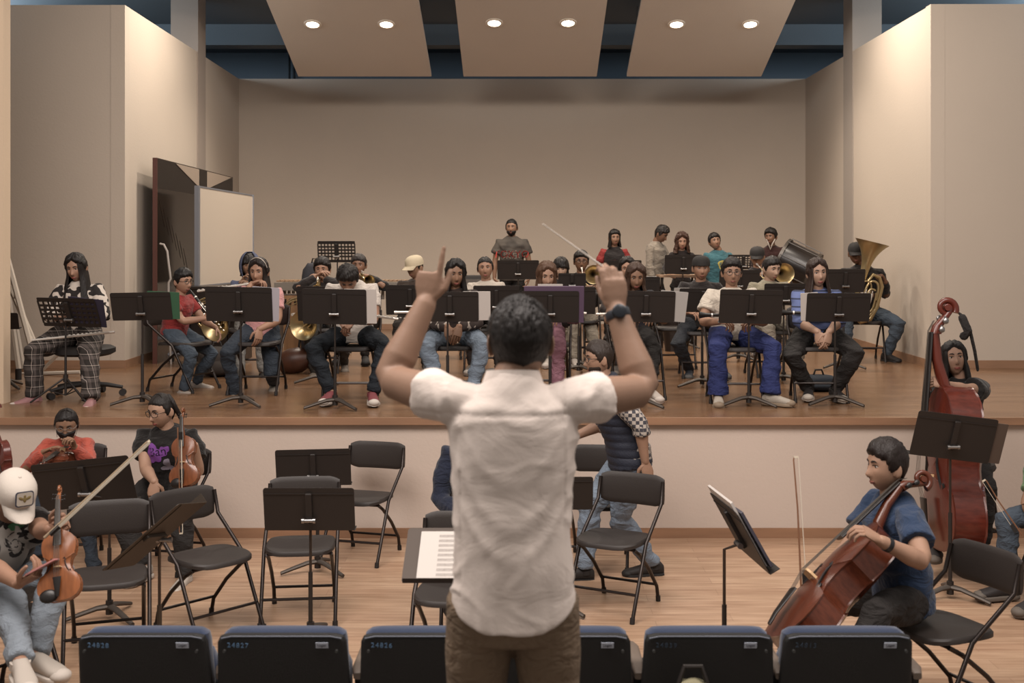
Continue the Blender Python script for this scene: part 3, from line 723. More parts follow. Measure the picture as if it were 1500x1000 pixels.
def music_stand(label, cx, Y, top, bot, basepx=None, w=.51, zf=ZS, yaw=0, tilt=20, rollz=0, perf=False, extra=None, base=True, flat=None, col=None, baseY=None, h=None, thin=False, loc=None, poledir=None):
    """back of the desk faces -Y when yaw is 0 (the player sits beyond it)"""
    c = at(cx, (top+bot)/2, Y) if loc is None else V(loc)
    if h is None: h = (bot-top)*Y/F/max(math.cos(ANG(tilt)), .3)
    bx = c.x if basepx is None else xat(basepx, baseY or Y)
    by = baseY or (c.y+.06)
    t = thing('music_stand', label, 'music stand', (bx, by, zf), ANG(yaw), 'music stands')
    MI = (Matrix.Translation((bx, by, zf)) @ Matrix.Rotation(ANG(yaw), 4, 'Z')).inverted()
    lc = MI @ c
    # desk frame: x right, y up the desk, z = towards the back (-Y)
    Md = Matrix.Translation(lc) @ Matrix.Rotation(ANG(rollz), 4, 'Y') @ Matrix.Rotation(ANG(90+tilt), 4, 'X')
    dm = col or BLK
    m = MB()
    if perf:
        nx, ny = 11, 5
        # perforated sheet: a lattice with round-cornered holes
        px_, py_ = w/(nx+1.6), h/(ny+1.2)
        xs = []; 
        m.prism(rounded_rect(w, h*.14, .01), -.002, .002, Md @ Matrix.Translation((0, h*.43, 0)))
        m.prism(rounded_rect(w, h*.12, .01), -.002, .002, Md @ Matrix.Translation((0, -h*.44, 0)))
        for i in range(nx+1):
            u = -w/2+w*i/nx; m.box((0, 0, 0), (1, 1, 1), Md @ Matrix.Translation((u*.985, 0, 0)) @ Matrix.Diagonal((w/nx*.36, h*.78, .004, 1)))
        for i in range(1, ny):
            v = -h*.38+h*.76*i/ny; m.box((0, 0, 0), (1, 1, 1), Md @ Matrix.Translation((0, v, 0)) @ Matrix.Diagonal((w*.99, h/ny*.38, .0038, 1)))
    else:
        m.prism(rounded_rect(w, h, .016), -.0015, .0015, Md)
        m.box((0, 0, 0), (1, 1, 1), Md @ Matrix.Translation((0, h*.36, .003)) @ Matrix.Diagonal((w*.97, .006, .004, 1)))
    m.obj('desk', dm, t, smooth=False)
    MB().box((0, 0, 0), (1, 1, 1), Md @ Matrix.Translation((0, -h/2, -.028)) @ Matrix.Diagonal((w, .003, .055, 1))).obj('ledge', dm, t, smooth=False)
    MB().box((0, 0, 0), (1, 1, 1), Md @ Matrix.Translation((0, .02, .011)) @ Matrix.Diagonal((.036, h*.62, .02, 1)), bev=.15).obj('spine', dm, t, smooth=False)
    hub = (Md @ V((0, -.055, .032)))
    if poledir: hub = lc+V(poledir)
    k = MB(); k.tube([hub+V((-.030, 0, 0)), hub+V((.030, 0, 0))], .011, 12); k.tube([hub+V((-.038, 0, 0)), hub+V((-.024, 0, 0))], .015, 10); k.tube([hub+V((.024, 0, 0)), hub+V((.038, 0, 0))], .015, 10)
    k.obj('tilt_clamp', CHROME, t)
    up = hub.z
    pm = MB().tube([(0, 0, .06), (0, 0, up*.56)], .0125 if not thin else .010, 12); pm.obj('pole', dm, t)
    MB().tube([(0, 0, up*.54), (0, 0, up-.04), (hub.x, hub.y, up)], .008, 10).obj('inner_pole', dm if perf else mat('#4b4541', .3, .8, key='steel'), t)
    if base:
        if thin:
            for a in (90, 205, 335):
                d = V((math.cos(ANG(a)), math.sin(ANG(a)), 0))
                MB().tube([d*.015+V((0, 0, .20)), d*.27+V((0, 0, .012))], .008, 8, round_ends=True).obj('leg', dm, t)
                MB().tube([V((0, 0, .06)), d*.13+V((0, 0, .105))], .005, 6).obj('brace', dm, t)
            MB().tube([(0, 0, .17), (0, 0, .23)], .02, 12).obj('collar', dm, t)
        else:
            for a in (80, 200, 320):
                d = V((math.cos(ANG(a)), math.sin(ANG(a)), 0)); s_ = V((-d.y, d.x, 0))
                P = [d*.0+V((0, 0, .075)), d*.07+V((0, 0, .07)), d*.16+V((0, 0, .045)), d*.25+V((0, 0, .018))]
                MB().ell(P, [s_]*4, [V((0, 0, 1))]*4, [.024, .021, .019, .014], [.018, .015, .014, .012], 10).obj('leg', mat('#4a433d', .5, .5, key='base_metal'), t)
            MB().tube([(0, 0, .03), (0, 0, .11)], .022, 12).obj('collar', dm, t)
    if extra: extra(t, Md, w, h)
    return t
# things on a stand: sheets and folders are things of their own, at the desk's world frame
def on_stand(t, Md): return t.matrix_basis @ Md
def sheet(label, t, Md, x, y, w, h, colr=None, thick=.004, front=True, rot=0, name='sheet_music', cat='sheet music', lines=False, group=None):
    M = t.matrix_basis @ Md @ Matrix.Translation((x, y, -.004-thick)) @ Matrix.Rotation(ANG(rot), 4, 'Z')
    o = MB().prism(rounded_rect(w, h, .003, 2), 0, thick).obj(name, colr or PAPER, None, smooth=False)
    o.matrix_world = M; tag(o, label, cat, group)
    return o
# ================================================================== wind instruments
def stick(p0, p1): return frame_from(p0, V(p1)-V(p0), (0, 0, 1))
def flute(label, p0, p1, roll=0):
    M = stick(p0, p1); L = (V(p1)-V(p0)).length
    t = thing('flute', label, 'flute', M=M, group='flutes')
    MB().tube([(0, 0, 0), (0, L, 0)], .0105, 12).obj('tube', SILV, t)
    MB().tube([(0, -.02, 0), (0, .0, 0)], .012, 10).obj('crown', SILV, t)
    MB().ball((0, .12, .010), (.010, .020, .005), None, 10, 6).obj('lip_plate', SILV, t)
    MB().tube([(0, .21, 0), (0, .26, 0)], .013, 12).obj('joint', SILV, t)
    MB().tube([(.016, .28, .006), (.016, L-.04, .006)], .003, 6).obj('key_rod', SILV, t)
    for i in range(8): MB().tube([(0, .30+i*.036, .010), (0, .30+i*.036, .017)], .0095, 10).obj('key', SILV, t)
    return t
def clarinet(label, p0, p1, flare=.03):
    M = stick(p0, p1); L = (V(p1)-V(p0)).length; W_ = mat('#15110f', .35, key='black_wood')
    t = thing('clarinet', label, 'clarinet', M=M, group='clarinets')
    MB().tube([(0, .08, 0), (0, L-.10, 0), (0, L-.05, 0), (0, L, 0)], [.013, .0145, .019, flare], 16).obj('body', W_, t)
    MB().tube([(0, 0, 0), (0, .04, 0), (0, .08, 0)], [.005, .011, .012], 12).obj('mouthpiece', W_, t)
    for y in (.09, .19, .36, L-.11): MB().tube([(0, y, 0), (0, y+.012, 0)], .0165, 14).obj('ring', SILV, t)
    MB().tube([(.019, .16, .006), (.019, L-.14, .006)], .0025, 6).obj('key_rod', SILV, t)
    for i in range(10): MB().tube([(.004*(-1)**i, .19+i*.036, .013), (.004*(-1)**i, .19+i*.036, .019)], .009, 10).obj('key', SILV, t)
    return t
def bell_prof(r, L, tr=.0075, n=12, p=3.2):
    return [(tr+(r-tr)*(i/(n-1))**p, L*i/(n-1)) for i in range(n)]
def bell(mb, M, r, L, tr=.0075, p=3.2, n=28):
    pr = bell_prof(r, L, tr, 14, p); i0 = len(mb.v)
    mb.lathe(pr+[(r+.003, L+.002)]+[(max(a-.002, .002), b) for a, b in reversed(pr)], n, M)
def trumpet(label, mouth, tip):
    M = frame_from(mouth, V(tip)-V(mouth), (0, 0, 1)); t = thing('trumpet', label, 'trumpet', M=M, group='brass instruments'); L = .48
    Y_ = Matrix.Rotation(-PI/2, 4, 'X')
    b = MB(); bell(b, Matrix.Translation((0, .22, 0)) @ Y_, .062, .26, .008); b.tube([(0, .22, 0), (0, .12, 0), (0, .09, -.03), (0, .09, -.075), (0, .12, -.10), (0, .26, -.10)], .0075, 10); b.obj('bell', BRASS, t)
    MB().tube([(0, .0, 0), (0, .02, 0), (0, .03, 0), (0, .34, -.0)][:3]+[(0.02, .10, 0), (.02, .34, 0), (.02, .38, -.03), (.02, .38, -.07), (.02, .34, -.10), (.02, .22, -.10)], .0065, 10).obj('leadpipe', BRASS, t)
    MB().tube([(0, -.005, 0), (0, .005, 0), (0, .03, 0), (0, .08, 0)], [.012, .013, .006, .005], 12).obj('mouthpiece', SILV, t)
    for i in range(3):
        MB().tube([(.01, .19+i*.035, -.13), (.01, .19+i*.035, .03)], .012, 12).obj('valve', BRASS, t)
        MB().tube([(.01, .19+i*.035, .03), (.01, .19+i*.035, .055), (.01, .19+i*.035, .058)], [.004, .004, .009], 10).obj('valve_cap', SILV, t)
    return t
def trombone(label, mouth, bellc, bdir, slide_dir, br=.10, slide_len=.55):
    M = frame_from(bellc, bdir, (0, 0, 1)); MI = M.inverted(); t = thing('trombone', label, 'trombone', M=M, group='brass instruments')
    Y_ = Matrix.Rotation(-PI/2, 4, 'X'); b = MB(); bell(b, Matrix.Translation((0, -.34, 0)) @ Y_, br, .34, .010, 3.6)
    b.tube([(0, -.34, 0), (0, -.62, 0), (0, -.70, -.04), (0, -.70, -.12), (0, -.62, -.16), (0, -.30, -.16)], .010, 10); b.obj('bell', BRASS, t)
    m = MI @ V(mouth); sd = (MI.to_3x3() @ V(slide_dir)).normalized(); off = V((.0, 0, -.09))
    if abs(sd.z) > .8: off = V((.09, 0, 0))
    a = m+sd*.10; e = m+sd*(slide_len+.1)
    MB().tube([m, m+sd*.015, m+sd*.03, a], [.013, .014, .007, .006], 12).obj('mouthpiece', SILV, t)
    MB().tube([a, e, e+sd*.04+off*.3, e+sd*.04+off*.7, e+off, a+off], .0075, 10).obj('slide', BRASS, t)
    MB().tube([a+sd*.04, a+sd*.04+off], .006, 8).obj('brace', SILV, t); MB().tube([a+off, V((0, -.30, -.16))], .0075, 8).obj('connector', BRASS, t)
    return t
def french_horn(label, c, bdir, up=(0, 0, 1), r=.15):
    M = frame_from(c, bdir, up); t = thing('french_horn', label, 'french horn', M=M, group='brass instruments')
    Y_ = Matrix.Rotation(-PI/2, 4, 'X'); b = MB(); bell(b, Matrix.Translation((0, -.22, 0)) @ Y_, .15, .24, .02, 2.6); b.obj('bell', BRASS, t)
    for k, (rr, yo) in enumerate(((.17, -.10), (.145, -.07), (.12, -.12))):
        P = [V((rr*math.cos(a)+.13, yo+.015*math.sin(3*a), rr*math.sin(a)+.10)) for a in [ANG(x) for x in range(0, 340, 20)]]
        MB().tube(P, .010-.002*k, 10).obj('coil', BRASS, t)
    for i in range(3): MB().tube([(.10+i*.035, -.13, .10), (.10+i*.035, -.05, .10)], .015, 12).obj('valve', SILV, t)
    return t
def tuba(label, Mw):
    """local: +Z bell axis up, front -Y"""
    t = thing('tuba', label, 'tuba', M=Mw); b = MB()
    bell(b, Matrix.Translation((0, 0, .30)), .215, .50, .050, 3.0); b.obj('bell', BRASS, t)
    def loop(x0, x1, z0, z1, r, y, a0=0):
        P = []; cx, cz = (x0+x1)/2, (z0+z1)/2; hx, hz = abs(x1-x0)/2, abs(z1-z0)/2
        for i in range(29):
            a = ANG(a0+i*340/28); c, s_ = math.cos(a), math.sin(a); P.append(V((cx+hx*math.copysign(abs(c)**.8, c), y, cz+hz*math.copysign(abs(s_)**.6, s_))))
        return P
    MB().tube([(0, 0, .31), (0, 0, .0), (.03, 0, -.16), (.12, 0, -.22), (.22, 0, -.16), (.26, 0, .0), (.26, 0, .28), (.20, -.01, .38), (.11, -.03, .40), (.06, -.05, .30)], [.045, .043, .042, .040, .038, .035, .030, .026, .022, .018], 18).obj('main_branch', BRASS, t)
    MB().tube(loop(.06, .22, -.14, .32, .02, -.055), .016, 12).obj('tubing', BRASS, t)
    MB().tube(loop(.085, .20, -.08, .22, .02, -.085, 60), .012, 10).obj('tubing', BRASS, t)
    MB().tube(loop(-.02, .12, .02, .30, .02, -.08, 150), .011, 10).obj('tubing', BRASS, t)
    for i in range(4):
        MB().tube([(.02+i*.04, -.10, -.02), (.02+i*.04, -.10, .16)], .016, 14).obj('valve', SILV, t)
        MB().tube([(.02+i*.04, -.10, .16), (.02+i*.04, -.10, .20)], .006, 8).obj('valve_cap', SILV, t)
    MB().tube([(.02, -.10, .12), (-.06, -.12, .22), (-.10, -.14, .31), (-.115, -.16, .34)], [.010, .008, .007, .016], 12).obj('leadpipe', SILV, t)
    return t
# ================================================================== strings
STRG = mat('#5c5650', .4, .6, key='string_steel')
def outline(n=72):
    """violin half outline in units of body length (y 0 bottom .. 1 top), half width"""
    key = [(0, 0), (.004, .10), (.02, .17), (.06, .235), (.13, .283), (.21, .292), (.28, .280), (.335, .252), (.352, .246), (.375, .205), (.43, .168), (.50, .154), (.57, .165), (.62, .192), (.64, .216), (.655, .213), (.70, .228), (.77, .236), (.84, .228), (.90, .195), (.95, .14), (.985, .075), (1.0, .03), (1.0, 0)]
    return key
def viol(label, cat, name, Mw, bl, total, depth, col, strings=4, key='violin', endpin=0, chin=False, dark='#140f0d', sloped=False, pegm=None):
    """local: y from the bottom of the body (0) to the scroll (total), z up = top plate"""
    t = thing(name, label, cat, M=Mw)
    wood = mat(col, .25, var=.30, vscale=5/ bl, stretch=(3, .6, 3), bump=.02, key='varnished_wood'); wood2 = mat(col, .25, var=.35, vscale=16/bl, stretch=(.5, 3, 1), key='varnished_ribs'); ebony = mat(dark, .4, key='ebony')
    K = outline(); half = [(x*bl*(1.0), y*bl) for y, x in K]
    poly = [(x, y) for x, y in half]+[(-x, y) for x, y in reversed(half[1:-1])]
    hd = depth/2; arch = bl*.045
    def plate(z, sg):
        R = []
        for k, h in ((1.0, 0), (1.02, .010*bl), (.96, .014*bl), (.85, .012*bl+arch*.22), (.65, .012*bl+arch*.65), (.4, .012*bl+arch*.93), (.1, .012*bl+arch)):
            R.append([V((x*k, bl*.48+(y-bl*.48)*(k if k < 1 else 1+(k-1)*.5), z+sg*h)) for x, y in poly])
        return MB().rings(R)
    plate(hd, 1).obj('top_plate', wood, t); plate(-hd, -1).obj('back_plate', wood, t)
    MB().rings([[V((x*.985, y, z)) for x, y in poly] for z in (-hd, hd)], False, False).obj('ribs', wood2, t)
    at_ = hd+.012*bl+arch
    # neck, pegbox and scroll
    nk = total-bl; y0 = bl; ns = nk*.62
    MB().ell([V((0, y0-.01, hd*.3)), V((0, y0+.02*nk, hd*.75)), V((0, y0+ns*.5, hd+.02*bl)), V((0, y0+ns, hd+.035*bl)), V((0, y0+ns+.02*nk, hd+.03*bl))], [V((1, 0, 0))]*5, [V((0, 0, 1))]*5, [.045*bl, .040*bl, .034*bl, .031*bl, .033*bl], [hd*.7, .040*bl, .032*bl, .028*bl, .03*bl], 14).obj('neck', wood, t)
    sb = MB(); w = .034*bl
    zb = hd+.03*bl; yb = y0+ns
    P = [V((0, yb, zb)), V((0, yb+nk*.10, zb-.014*bl)), V((0, yb+nk*.21, zb-.060*bl)), V((0, yb+nk*.27, zb-.085*bl))]
    sb.ell(P, [V((1, 0, 0))]*4, [V((0, 0, 1))]*4, [w, w*.95, w*.75, w*.6], [.034*bl, .032*bl, .026*bl, .022*bl], 14, 3)
    # the scroll: a spiral of shrinking radius
    c = V((0, yb+nk*.315, zb-.070*bl)); P = []; r_ = []
    for i in range(34):
        a = -PI*.65+i*.30; rr = .060*bl*(1-i/40); P.append(c+V((0, math.sin(a+PI/2)*rr*-1 if False else math.cos(a)*rr, math.sin(a)*rr))); r_.append(.022*bl*(1-i/60))
    sb.tube(P, r_, 10); sb.tube([c+V((-w*.85, 0, 0)), c+V((w*.85, 0, 0))], .020*bl, 12)
    sb.obj('scroll', wood, t)
    pg = pegm or ebony
    for i in range(strings):
        sx = (-1)**i; yy = yb+nk*(.045+.052*i); z_ = zb-.014*bl-.015*bl*i*.8
        m = MB().tube([V((-sx*w*1.1, yy, z_)), V((sx*w*2.0, yy, z_))], .0085*bl if key != 'bass' else .006*bl, 8); m.ball((sx*w*2.5, yy, z_), (.010*bl, .022*bl, .018*bl), None, 10, 6); m.obj('peg', pg, t)
    # fingerboard
    f0 = y0-bl*.24; f1 = yb+.01
    br = .075*bl
    zf0 = hd+.012*bl+arch+br*.60; zf1 = zb+.028*bl
    MB().ell([V((0, f0, zf0)), V((0, f1, zf1))], [V((1, 0, 0))]*2, [V((0, 0, 1))]*2, [.060*bl, .034*bl], [.014*bl, .012*bl], 14, 2.4).obj('fingerboard', ebony, t)
    # bridge
    yb_ = bl*.45; MB().prism([(-.058*bl, 0), (-.045*bl, 0), (-.03*bl, .02*bl), (0, .025*bl), (.03*bl, .02*bl), (.045*bl, 0), (.058*bl, 0), (.052*bl, .05*bl), (.04*bl, br), (0, br*1.12), (-.04*bl, br), (-.052*bl, .05*bl)], -.008*bl, .008*bl, Matrix.Translation((0, yb_, at_-.005*bl)) @ Matrix.Rotation(PI/2, 4, 'X')).obj('bridge', mat('#c0a078', .6), t, smooth=False)
    # tailpiece, chinrest, strings, f holes
    MB().ell([V((0, .04*bl, at_+.012*bl)), V((0, .12*bl, at_+.030*bl)), V((0, .31*bl, at_+br*.62))], [V((1, 0, 0))]*3, [V((0, 0, 1))]*3, [.022*bl, .034*bl, .060*bl], [.010*bl]*3, 12, 2.5).obj('tailpiece', ebony, t)
    for i in range(4):
        u = -1.5+i; sw = .0012 if bl < .5 else .0014
        MB().tube([V((u*.022*bl, .30*bl, at_+br*.66)), V((u*.024*bl, yb_, at_+br*1.08)), V((u*.012*bl, f1+.01, zf1+.016*bl)), V((u*.010*bl, yb+nk*.16, zb+.01*bl))], sw, 5).obj('string', STRG, t)
    for sx in (-1, 1):
        P = [V((sx*x_*bl, y_*bl, hd+.0125*bl+arch*z_)) for x_, y_, z_ in ((.076, .565, .90), (.090, .585, .87), (.100, .565, .82), (.096, .53, .86), (.108, .48, .84), (.128, .43, .74), (.145, .39, .62), (.160, .365, .50), (.172, .39, .45), (.160, .41, .52))]
        MB().tube(P, .0085*bl, 6).obj('f_hole', ebony, t)
    if chin: MB().ball((-.13*bl, .07*bl, at_-.01), (.13*bl, .10*bl, .022*bl*2), None, 16, 8).obj('chin_rest', ebony, t)
    if endpin:
        MB().tube([(0, .0, 0), (0, -.03*bl, 0)], .018*bl, 10).obj('endpin_plug', ebony, t); MB().tube([(0, 0, 0), (0, -endpin, 0)], .005, 8).obj('endpin', SILV, t)
    return t
def bow(label, frog, tip, hair_dir=(0, 0, -1), L=None, k=1.0):
    M = frame_from(frog, V(tip)-V(frog), -V(hair_dir)); L = (V(tip)-V(frog)).length
    t = thing('bow', label, 'bow', M=M, group='bows')
    MB().tube([(0, -.01, .008), (0, L*.3, .004), (0, L*.6, .001), (0, L*.97, .006), (0, L, .002)], [.0048*k, .0045*k, .004*k, .0035*k, .003*k], 8).obj('stick', mat('#6e4b35' if k < 1.3 else '#8d7c66', .35, key='bow_wood'), t)
    MB().box((0, L-.004, -.006), (.006, .010, .022)).obj('tip', mat('#b5aa98', .5), t, smooth=False)
    MB().box((0, .045, -.012), (.012, .05, .022)).obj('frog', mat('#15100e', .4), t, smooth=False)
    MB().box((0, L/2+.02, -.017), (.008*k, L-.05, .0016)).obj('hair_ribbon', mat('#c8bfae', .7, key='bow_hair'), t, smooth=False)
    return t
# ================================================================== auditorium seat
SEATBLUE = mat('#212d45', .9, bump=.25, bscale=300, sheen=.3, key='navy_upholstery'); SHELL = mat('#0b0a0a', .62, bump=.35, bscale=420, key='black_shell')
ARMW = mat('#5d5147', .5, key='arm_pad')
def theatre_seat(label, cx, num, Y=4.37, last=False, dim=False, code=True):
    x = xat(cx, 4.30); t = thing('theatre_seat', label, 'seat', (x, Y, 0), 0, 'front row theatre seats')
    zt = zat(912, Y); w0 = .232; w1 = .262
    # back shell, camera side, slightly wider lower down
    P = []; X = []; 
    zs = (.30, .34, .50, zt-.035, zt-.014, zt-.006)
    ws = (.235, .256, .250, w0+.004, w0-.006, w0-.03)
    MB().ell([V((0, -.02-(z-.4)*.22, z)) for z in zs], [V((1, 0, 0))]*6, [V((0, 1, 0))]*6, ws, [.020, .026, .026, .022, .018, .012], 32, 6).obj('back_shell', SHELL, t)
    MB().ell([V((0, .045-(z-.4)*.22, z)) for z in (.32, .36, .5, zt-.05, zt-.022, zt-.006, zt)], [V((1, 0, 0))]*7, [V((0, 1, 0))]*7, [.20, .235, .236, .230, .226, .205, .17], [.02, .045, .05, .05, .045, .03, .012], 32, 4).obj('back_cushion', SEATBLUE, t)
    MB().tube([V((-w0+.012, -.035-(zt-.4)*.22, zt-.018)), V((-w0+.05, -.037-(zt-.4)*.22, zt-.010)), V((w0-.05, -.037-(zt-.4)*.22, zt-.010)), V((w0-.012, -.035-(zt-.4)*.22, zt-.018))], .0028, 6).obj('piping', mat('#5b5f69', .7), t)
    MB().ell([V((0, .12, z)) for z in (.36, .40, .60, .66)], [V((1, 0, 0))]*4, [V((0, 1, 0))]*4, [.20, .225, .225, .20], [.03, .055, .05, .03], 28, 5).obj('folded_seat', SEATBLUE, t)
    for sx in (-1, 1):
        MB().box((sx*.245, -.05, .50), (.03, .05, .11), bev=.008).obj('hinge_bracket', SHELL, t, smooth=False)
        MB().tube([(sx*.240, -.078, .545), (sx*.240, -.070, .545)], .009, 12).obj('bolt', CHROME, t)
        MB().tube([(sx*.205, -.055-(zt-.4)*.22, zt-.06), (sx*.205, -.04-(zt-.4)*.22, zt-.06)], .005, 8).obj('screw', mat('#30302f', .4), t)
        MB().box((sx*.22, .0, .16), (.035, .10, .32), bev=.01).obj('pedestal', SHELL, t, smooth=False)
    yl = -.048-(zt-.045-.4)*.22; tilt = Matrix.Rotation(ANG(90+12.4), 4, 'X')
    pl = MB().box((0, 0, 0), (.046, .022, .003), bev=.001); Mt = Matrix.Translation((.150, yl, zt-.042)) @ tilt; pl.xf(Mt); pp = pl.obj('number_plate', mat('#9aa0ac', .6, key='plate'), t, smooth=False)
    text_mesh('Logen', .0135, Matrix.Translation((.150, yl-.0022, zt-.042)) @ tilt, 'plate_lettering', mat('#3b3b40', .6), pp)
    if num: text_mesh(num, .026, Matrix.Translation((-.158, yl-.000, zt-.043)) @ tilt @ Matrix.Rotation(ANG(-2), 4, 'Z'), 'seat_number', mat('#5f7fa0' if not dim else '#2e3c4c', .7), t, space=1.25)
    # armrest on the right hand side (shared)
    for sx in ((1,) if not last else (1,)):
        xx = sx*.272+.0
        MB().box((xx, .12, .30), (.035, .30, .62), bev=.012).obj('arm_panel', SHELL, t, smooth=False)
        a = MB(); a.ell([V((xx, y, .615+.012*q)) for y, q in ((-.06, 0), (-.03, 1), (.2, 1), (.30, 0))], [V((1, 0, 0))]*4, [V((0, 0, 1))]*4, [.016, .025, .025, .014], [.012, .018, .018, .010], 14, 4); a.obj('armrest', ARMW, t)
    return t
# ================================================================== cloth patterns
def plaid():
    m, N, L, b, co = node_mat('plaid_cloth', .9)
    sx = N.new('ShaderNodeSeparateXYZ'); L.new(co, sx.inputs[0])
    def band(sock, f, lo, hi, ph=0):
        a = N.new('ShaderNodeMath'); a.operation = 'MULTIPLY_ADD'; L.new(sock, a.inputs[0]); a.inputs[1].default_value = f; a.inputs[2].default_value = ph
        c = N.new('ShaderNodeMath'); c.operation = 'FRACT'; L.new(a.outputs[0], c.inputs[0])
        return ramp(N, L, c.outputs[0], [(0, '#17120f'), (lo, '#3c3532'), (hi, '#14100e'), (hi+.12, '#8c827b'), (hi+.17, '#17120f')], 'CONSTANT')
    ad = N.new('ShaderNodeMath'); L.new(sx.outputs[0], ad.inputs[0]); L.new(sx.outputs[1], ad.inputs[1])
    x = band(ad.outputs[0], 11, .25, .55); z = band(sx.outputs[2], 11, .25, .55, .3)
    mx = N.new('ShaderNodeMix'); mx.data_type = 'RGBA'; mx.blend_type = 'ADD'; mx.inputs[0].default_value = .8; L.new(x, mx.inputs[6]); L.new(z, mx.inputs[7])
    L.new(mx.outputs[2], b.inputs['Base Color']); return m
def spots(base, ink, scale, lo, hi):
    m, N, L, b, co = node_mat('spotted_cloth', .9)
    n = N.new('ShaderNodeTexNoise'); n.inputs['Scale'].default_value = scale; n.inputs['Detail'].default_value = .5; L.new(co, n.inputs['Vector'])
    L.new(ramp(N, L, n.outputs[0], [(0, base), (lo, base), (hi, ink)]), b.inputs['Base Color']); return m
def stripes(base, ink, f, wd=.12):
    m, N, L, b, co = node_mat('striped_cloth', .9)
    sx = N.new('ShaderNodeSeparateXYZ'); L.new(co, sx.inputs[0])
    a = N.new('ShaderNodeMath'); a.operation = 'MULTIPLY'; L.new(sx.outputs[2], a.inputs[0]); a.inputs[1].default_value = f
    c = N.new('ShaderNodeMath'); c.operation = 'FRACT'; L.new(a.outputs[0], c.inputs[0])
    L.new(ramp(N, L, c.outputs[0], [(0, base), (1-wd, ink)], 'CONSTANT'), b.inputs['Base Color']); return m
def gingham(a_, b_, f):
    m, N, L, b, co = node_mat('checked_cloth', .9)
    ck = N.new('ShaderNodeTexChecker'); ck.inputs['Scale'].default_value = f; ck.inputs[1].default_value = srgb(a_); ck.inputs[2].default_value = srgb(b_); L.new(co, ck.inputs['Vector'])
    L.new(ck.outputs[0], b.inputs['Base Color']); return m
def bvh_of(o):
    me = o.data; return BVHTree.FromPolygons([v.co for v in me.vertices], [tuple(p.vertices) for p in me.polygons])
def print_on(P, body, size, u, m, dx=0, dz=0, rot=0, name='print', back=False):
    """letters laid on the front of the shirt (local frame: front is +Y)"""
    so = P['shirt']; bv = bvh_of(so); zc = u
    M = Matrix.Translation((dx, .35, zc)) @ Matrix.Rotation(PI, 4, 'Z') @ Matrix.Rotation(PI/2, 4, 'X') @ Matrix.Rotation(ANG(rot), 4, 'Z')
    return text_mesh(body, size, M, name, m, so, .0004, 1, bv, (0, -1, 0))
def blob_on(P, cx_, cz, pts, m, name='print'):
    so = P['shirt']; bv = bvh_of(so); mb = MB()
    for (x, z, rx, rz) in pts:
        c = len(mb.v); n = 20; k = 4
        mb.v.append(V((cx_+x, .35, cz+z)))
        for i in range(1, k+1):
            for j in range(n):
                a = 2*PI*j/n; w_ = 1+.10*math.sin(3*a+x*90)+.06*math.sin(5*a+z*70)
                mb.v.append(V((cx_+x+rx*w_*i/k*math.cos(a), .35, cz+z+rz*w_*i/k*math.sin(a))))
        for j in range(n): mb.f.append((c, c+1+j, c+1+(j+1) % n)); mb.m.append(0)
        for i in range(k-1):
            for j in range(n):
                a_ = c+1+i*n; mb.f.append((a_+j, a_+n+j, a_+n+(j+1) % n, a_+(j+1) % n)); mb.m.append(0)
    for i, q in enumerate(mb.v):
        h = bv.ray_cast(V((q.x, .6, q.z)), V((0, -1, 0)))
        if h[0] is not None: mb.v[i] = h[0]+V((0, .0035, 0))
        else: mb.v[i] = V((q.x, .05, q.z))
    return mb.obj(name, m, so, fix=False)
DEN = mat('#3c4651', .9, bump=.25, bscale=160, var=.3, vscale=5, key='denim'); DENL = mat('#74808e', .9, bump=.25, bscale=160, var=.3, vscale=5, key='light_denim')
DEND = mat('#28303a', .9, bump=.25, bscale=160, var=.25, vscale=5, key='dark_denim'); BLKC = mat('#1b1715', .9, bump=.2, bscale=160, key='black_cloth')
GREYJ = mat('#6f6c68', .9, bump=.25, bscale=160, var=.25, vscale=5, key='grey_denim'); KHA = mat('#80776a', .9, bump=.2, bscale=160, key='khaki_cloth')
def wl(P, x, y, z): return P['M'] @ V((x, y, z))
def flute_lap(P, label, a=(.36, .36, .735), b=(-.34, .33, .745)): return flute(label, wl(P, *a), wl(P, *b))
# ================================================================== conductor
def cond_fn(co, no):
    # rounded tail of the shirt and the long drag folds of raised arms
    x, y, z = co
    z0 = 1.02
    if z < z0: co.z = z0-(z0-z)*(1-.62*min(abs(x)/.19, 1)**3)
    if y < .03:
        k = min(max((.03-y)/.05, 0), 1)
        a = 0
        for zc, amp, wd in ((1.30, .002, .022), (1.19, .004, .026), (1.10, .004, .024)):
            lz = zc+1.5*x*x/.2-.03
            a += amp*math.exp(-((z-lz)/wd)**2)*(1-math.exp(-(abs(x)/.05)**2)*.35)*min(1, max(0, (.24-abs(x))/.06))
        a += .009*noise.noise(V((x*20, 2.2, z*2.5)))*(1-sstep(.95, 1.2, z))
        a += .006*noise.noise(V((x*9, 5.2, z*12)))*sstep(1.2, 1.42, z)
        # yoke seam
        a -= .0035*math.exp(-((z-1.455)/.004)**2)
        co = co+no*a*k
    q = noise.noise(V((x*9+3, y*9, z*8)))*.005+noise.noise(V((x*22, y*22, z*24)))*.0025*(1 if abs(x) > .16 or z > 1.42 else .35)
    q += (1-abs(noise.noise(V((x*9+z*7, y*8, z*8-x*6))))*4 > 0)*0
    rdg = max(0, 1-abs(noise.noise(V((x*6+z*5, y*7+8, z*7-x*4))))*5)*.006*(1 if abs(x) > .14 else .35)
    return co+no*(q+rdg)
SHIRTW = mat('#c9beb6', .8, bump=.10, bscale=210, sheen=.1, spec=.2, key='white_cotton')
YC = 3.2
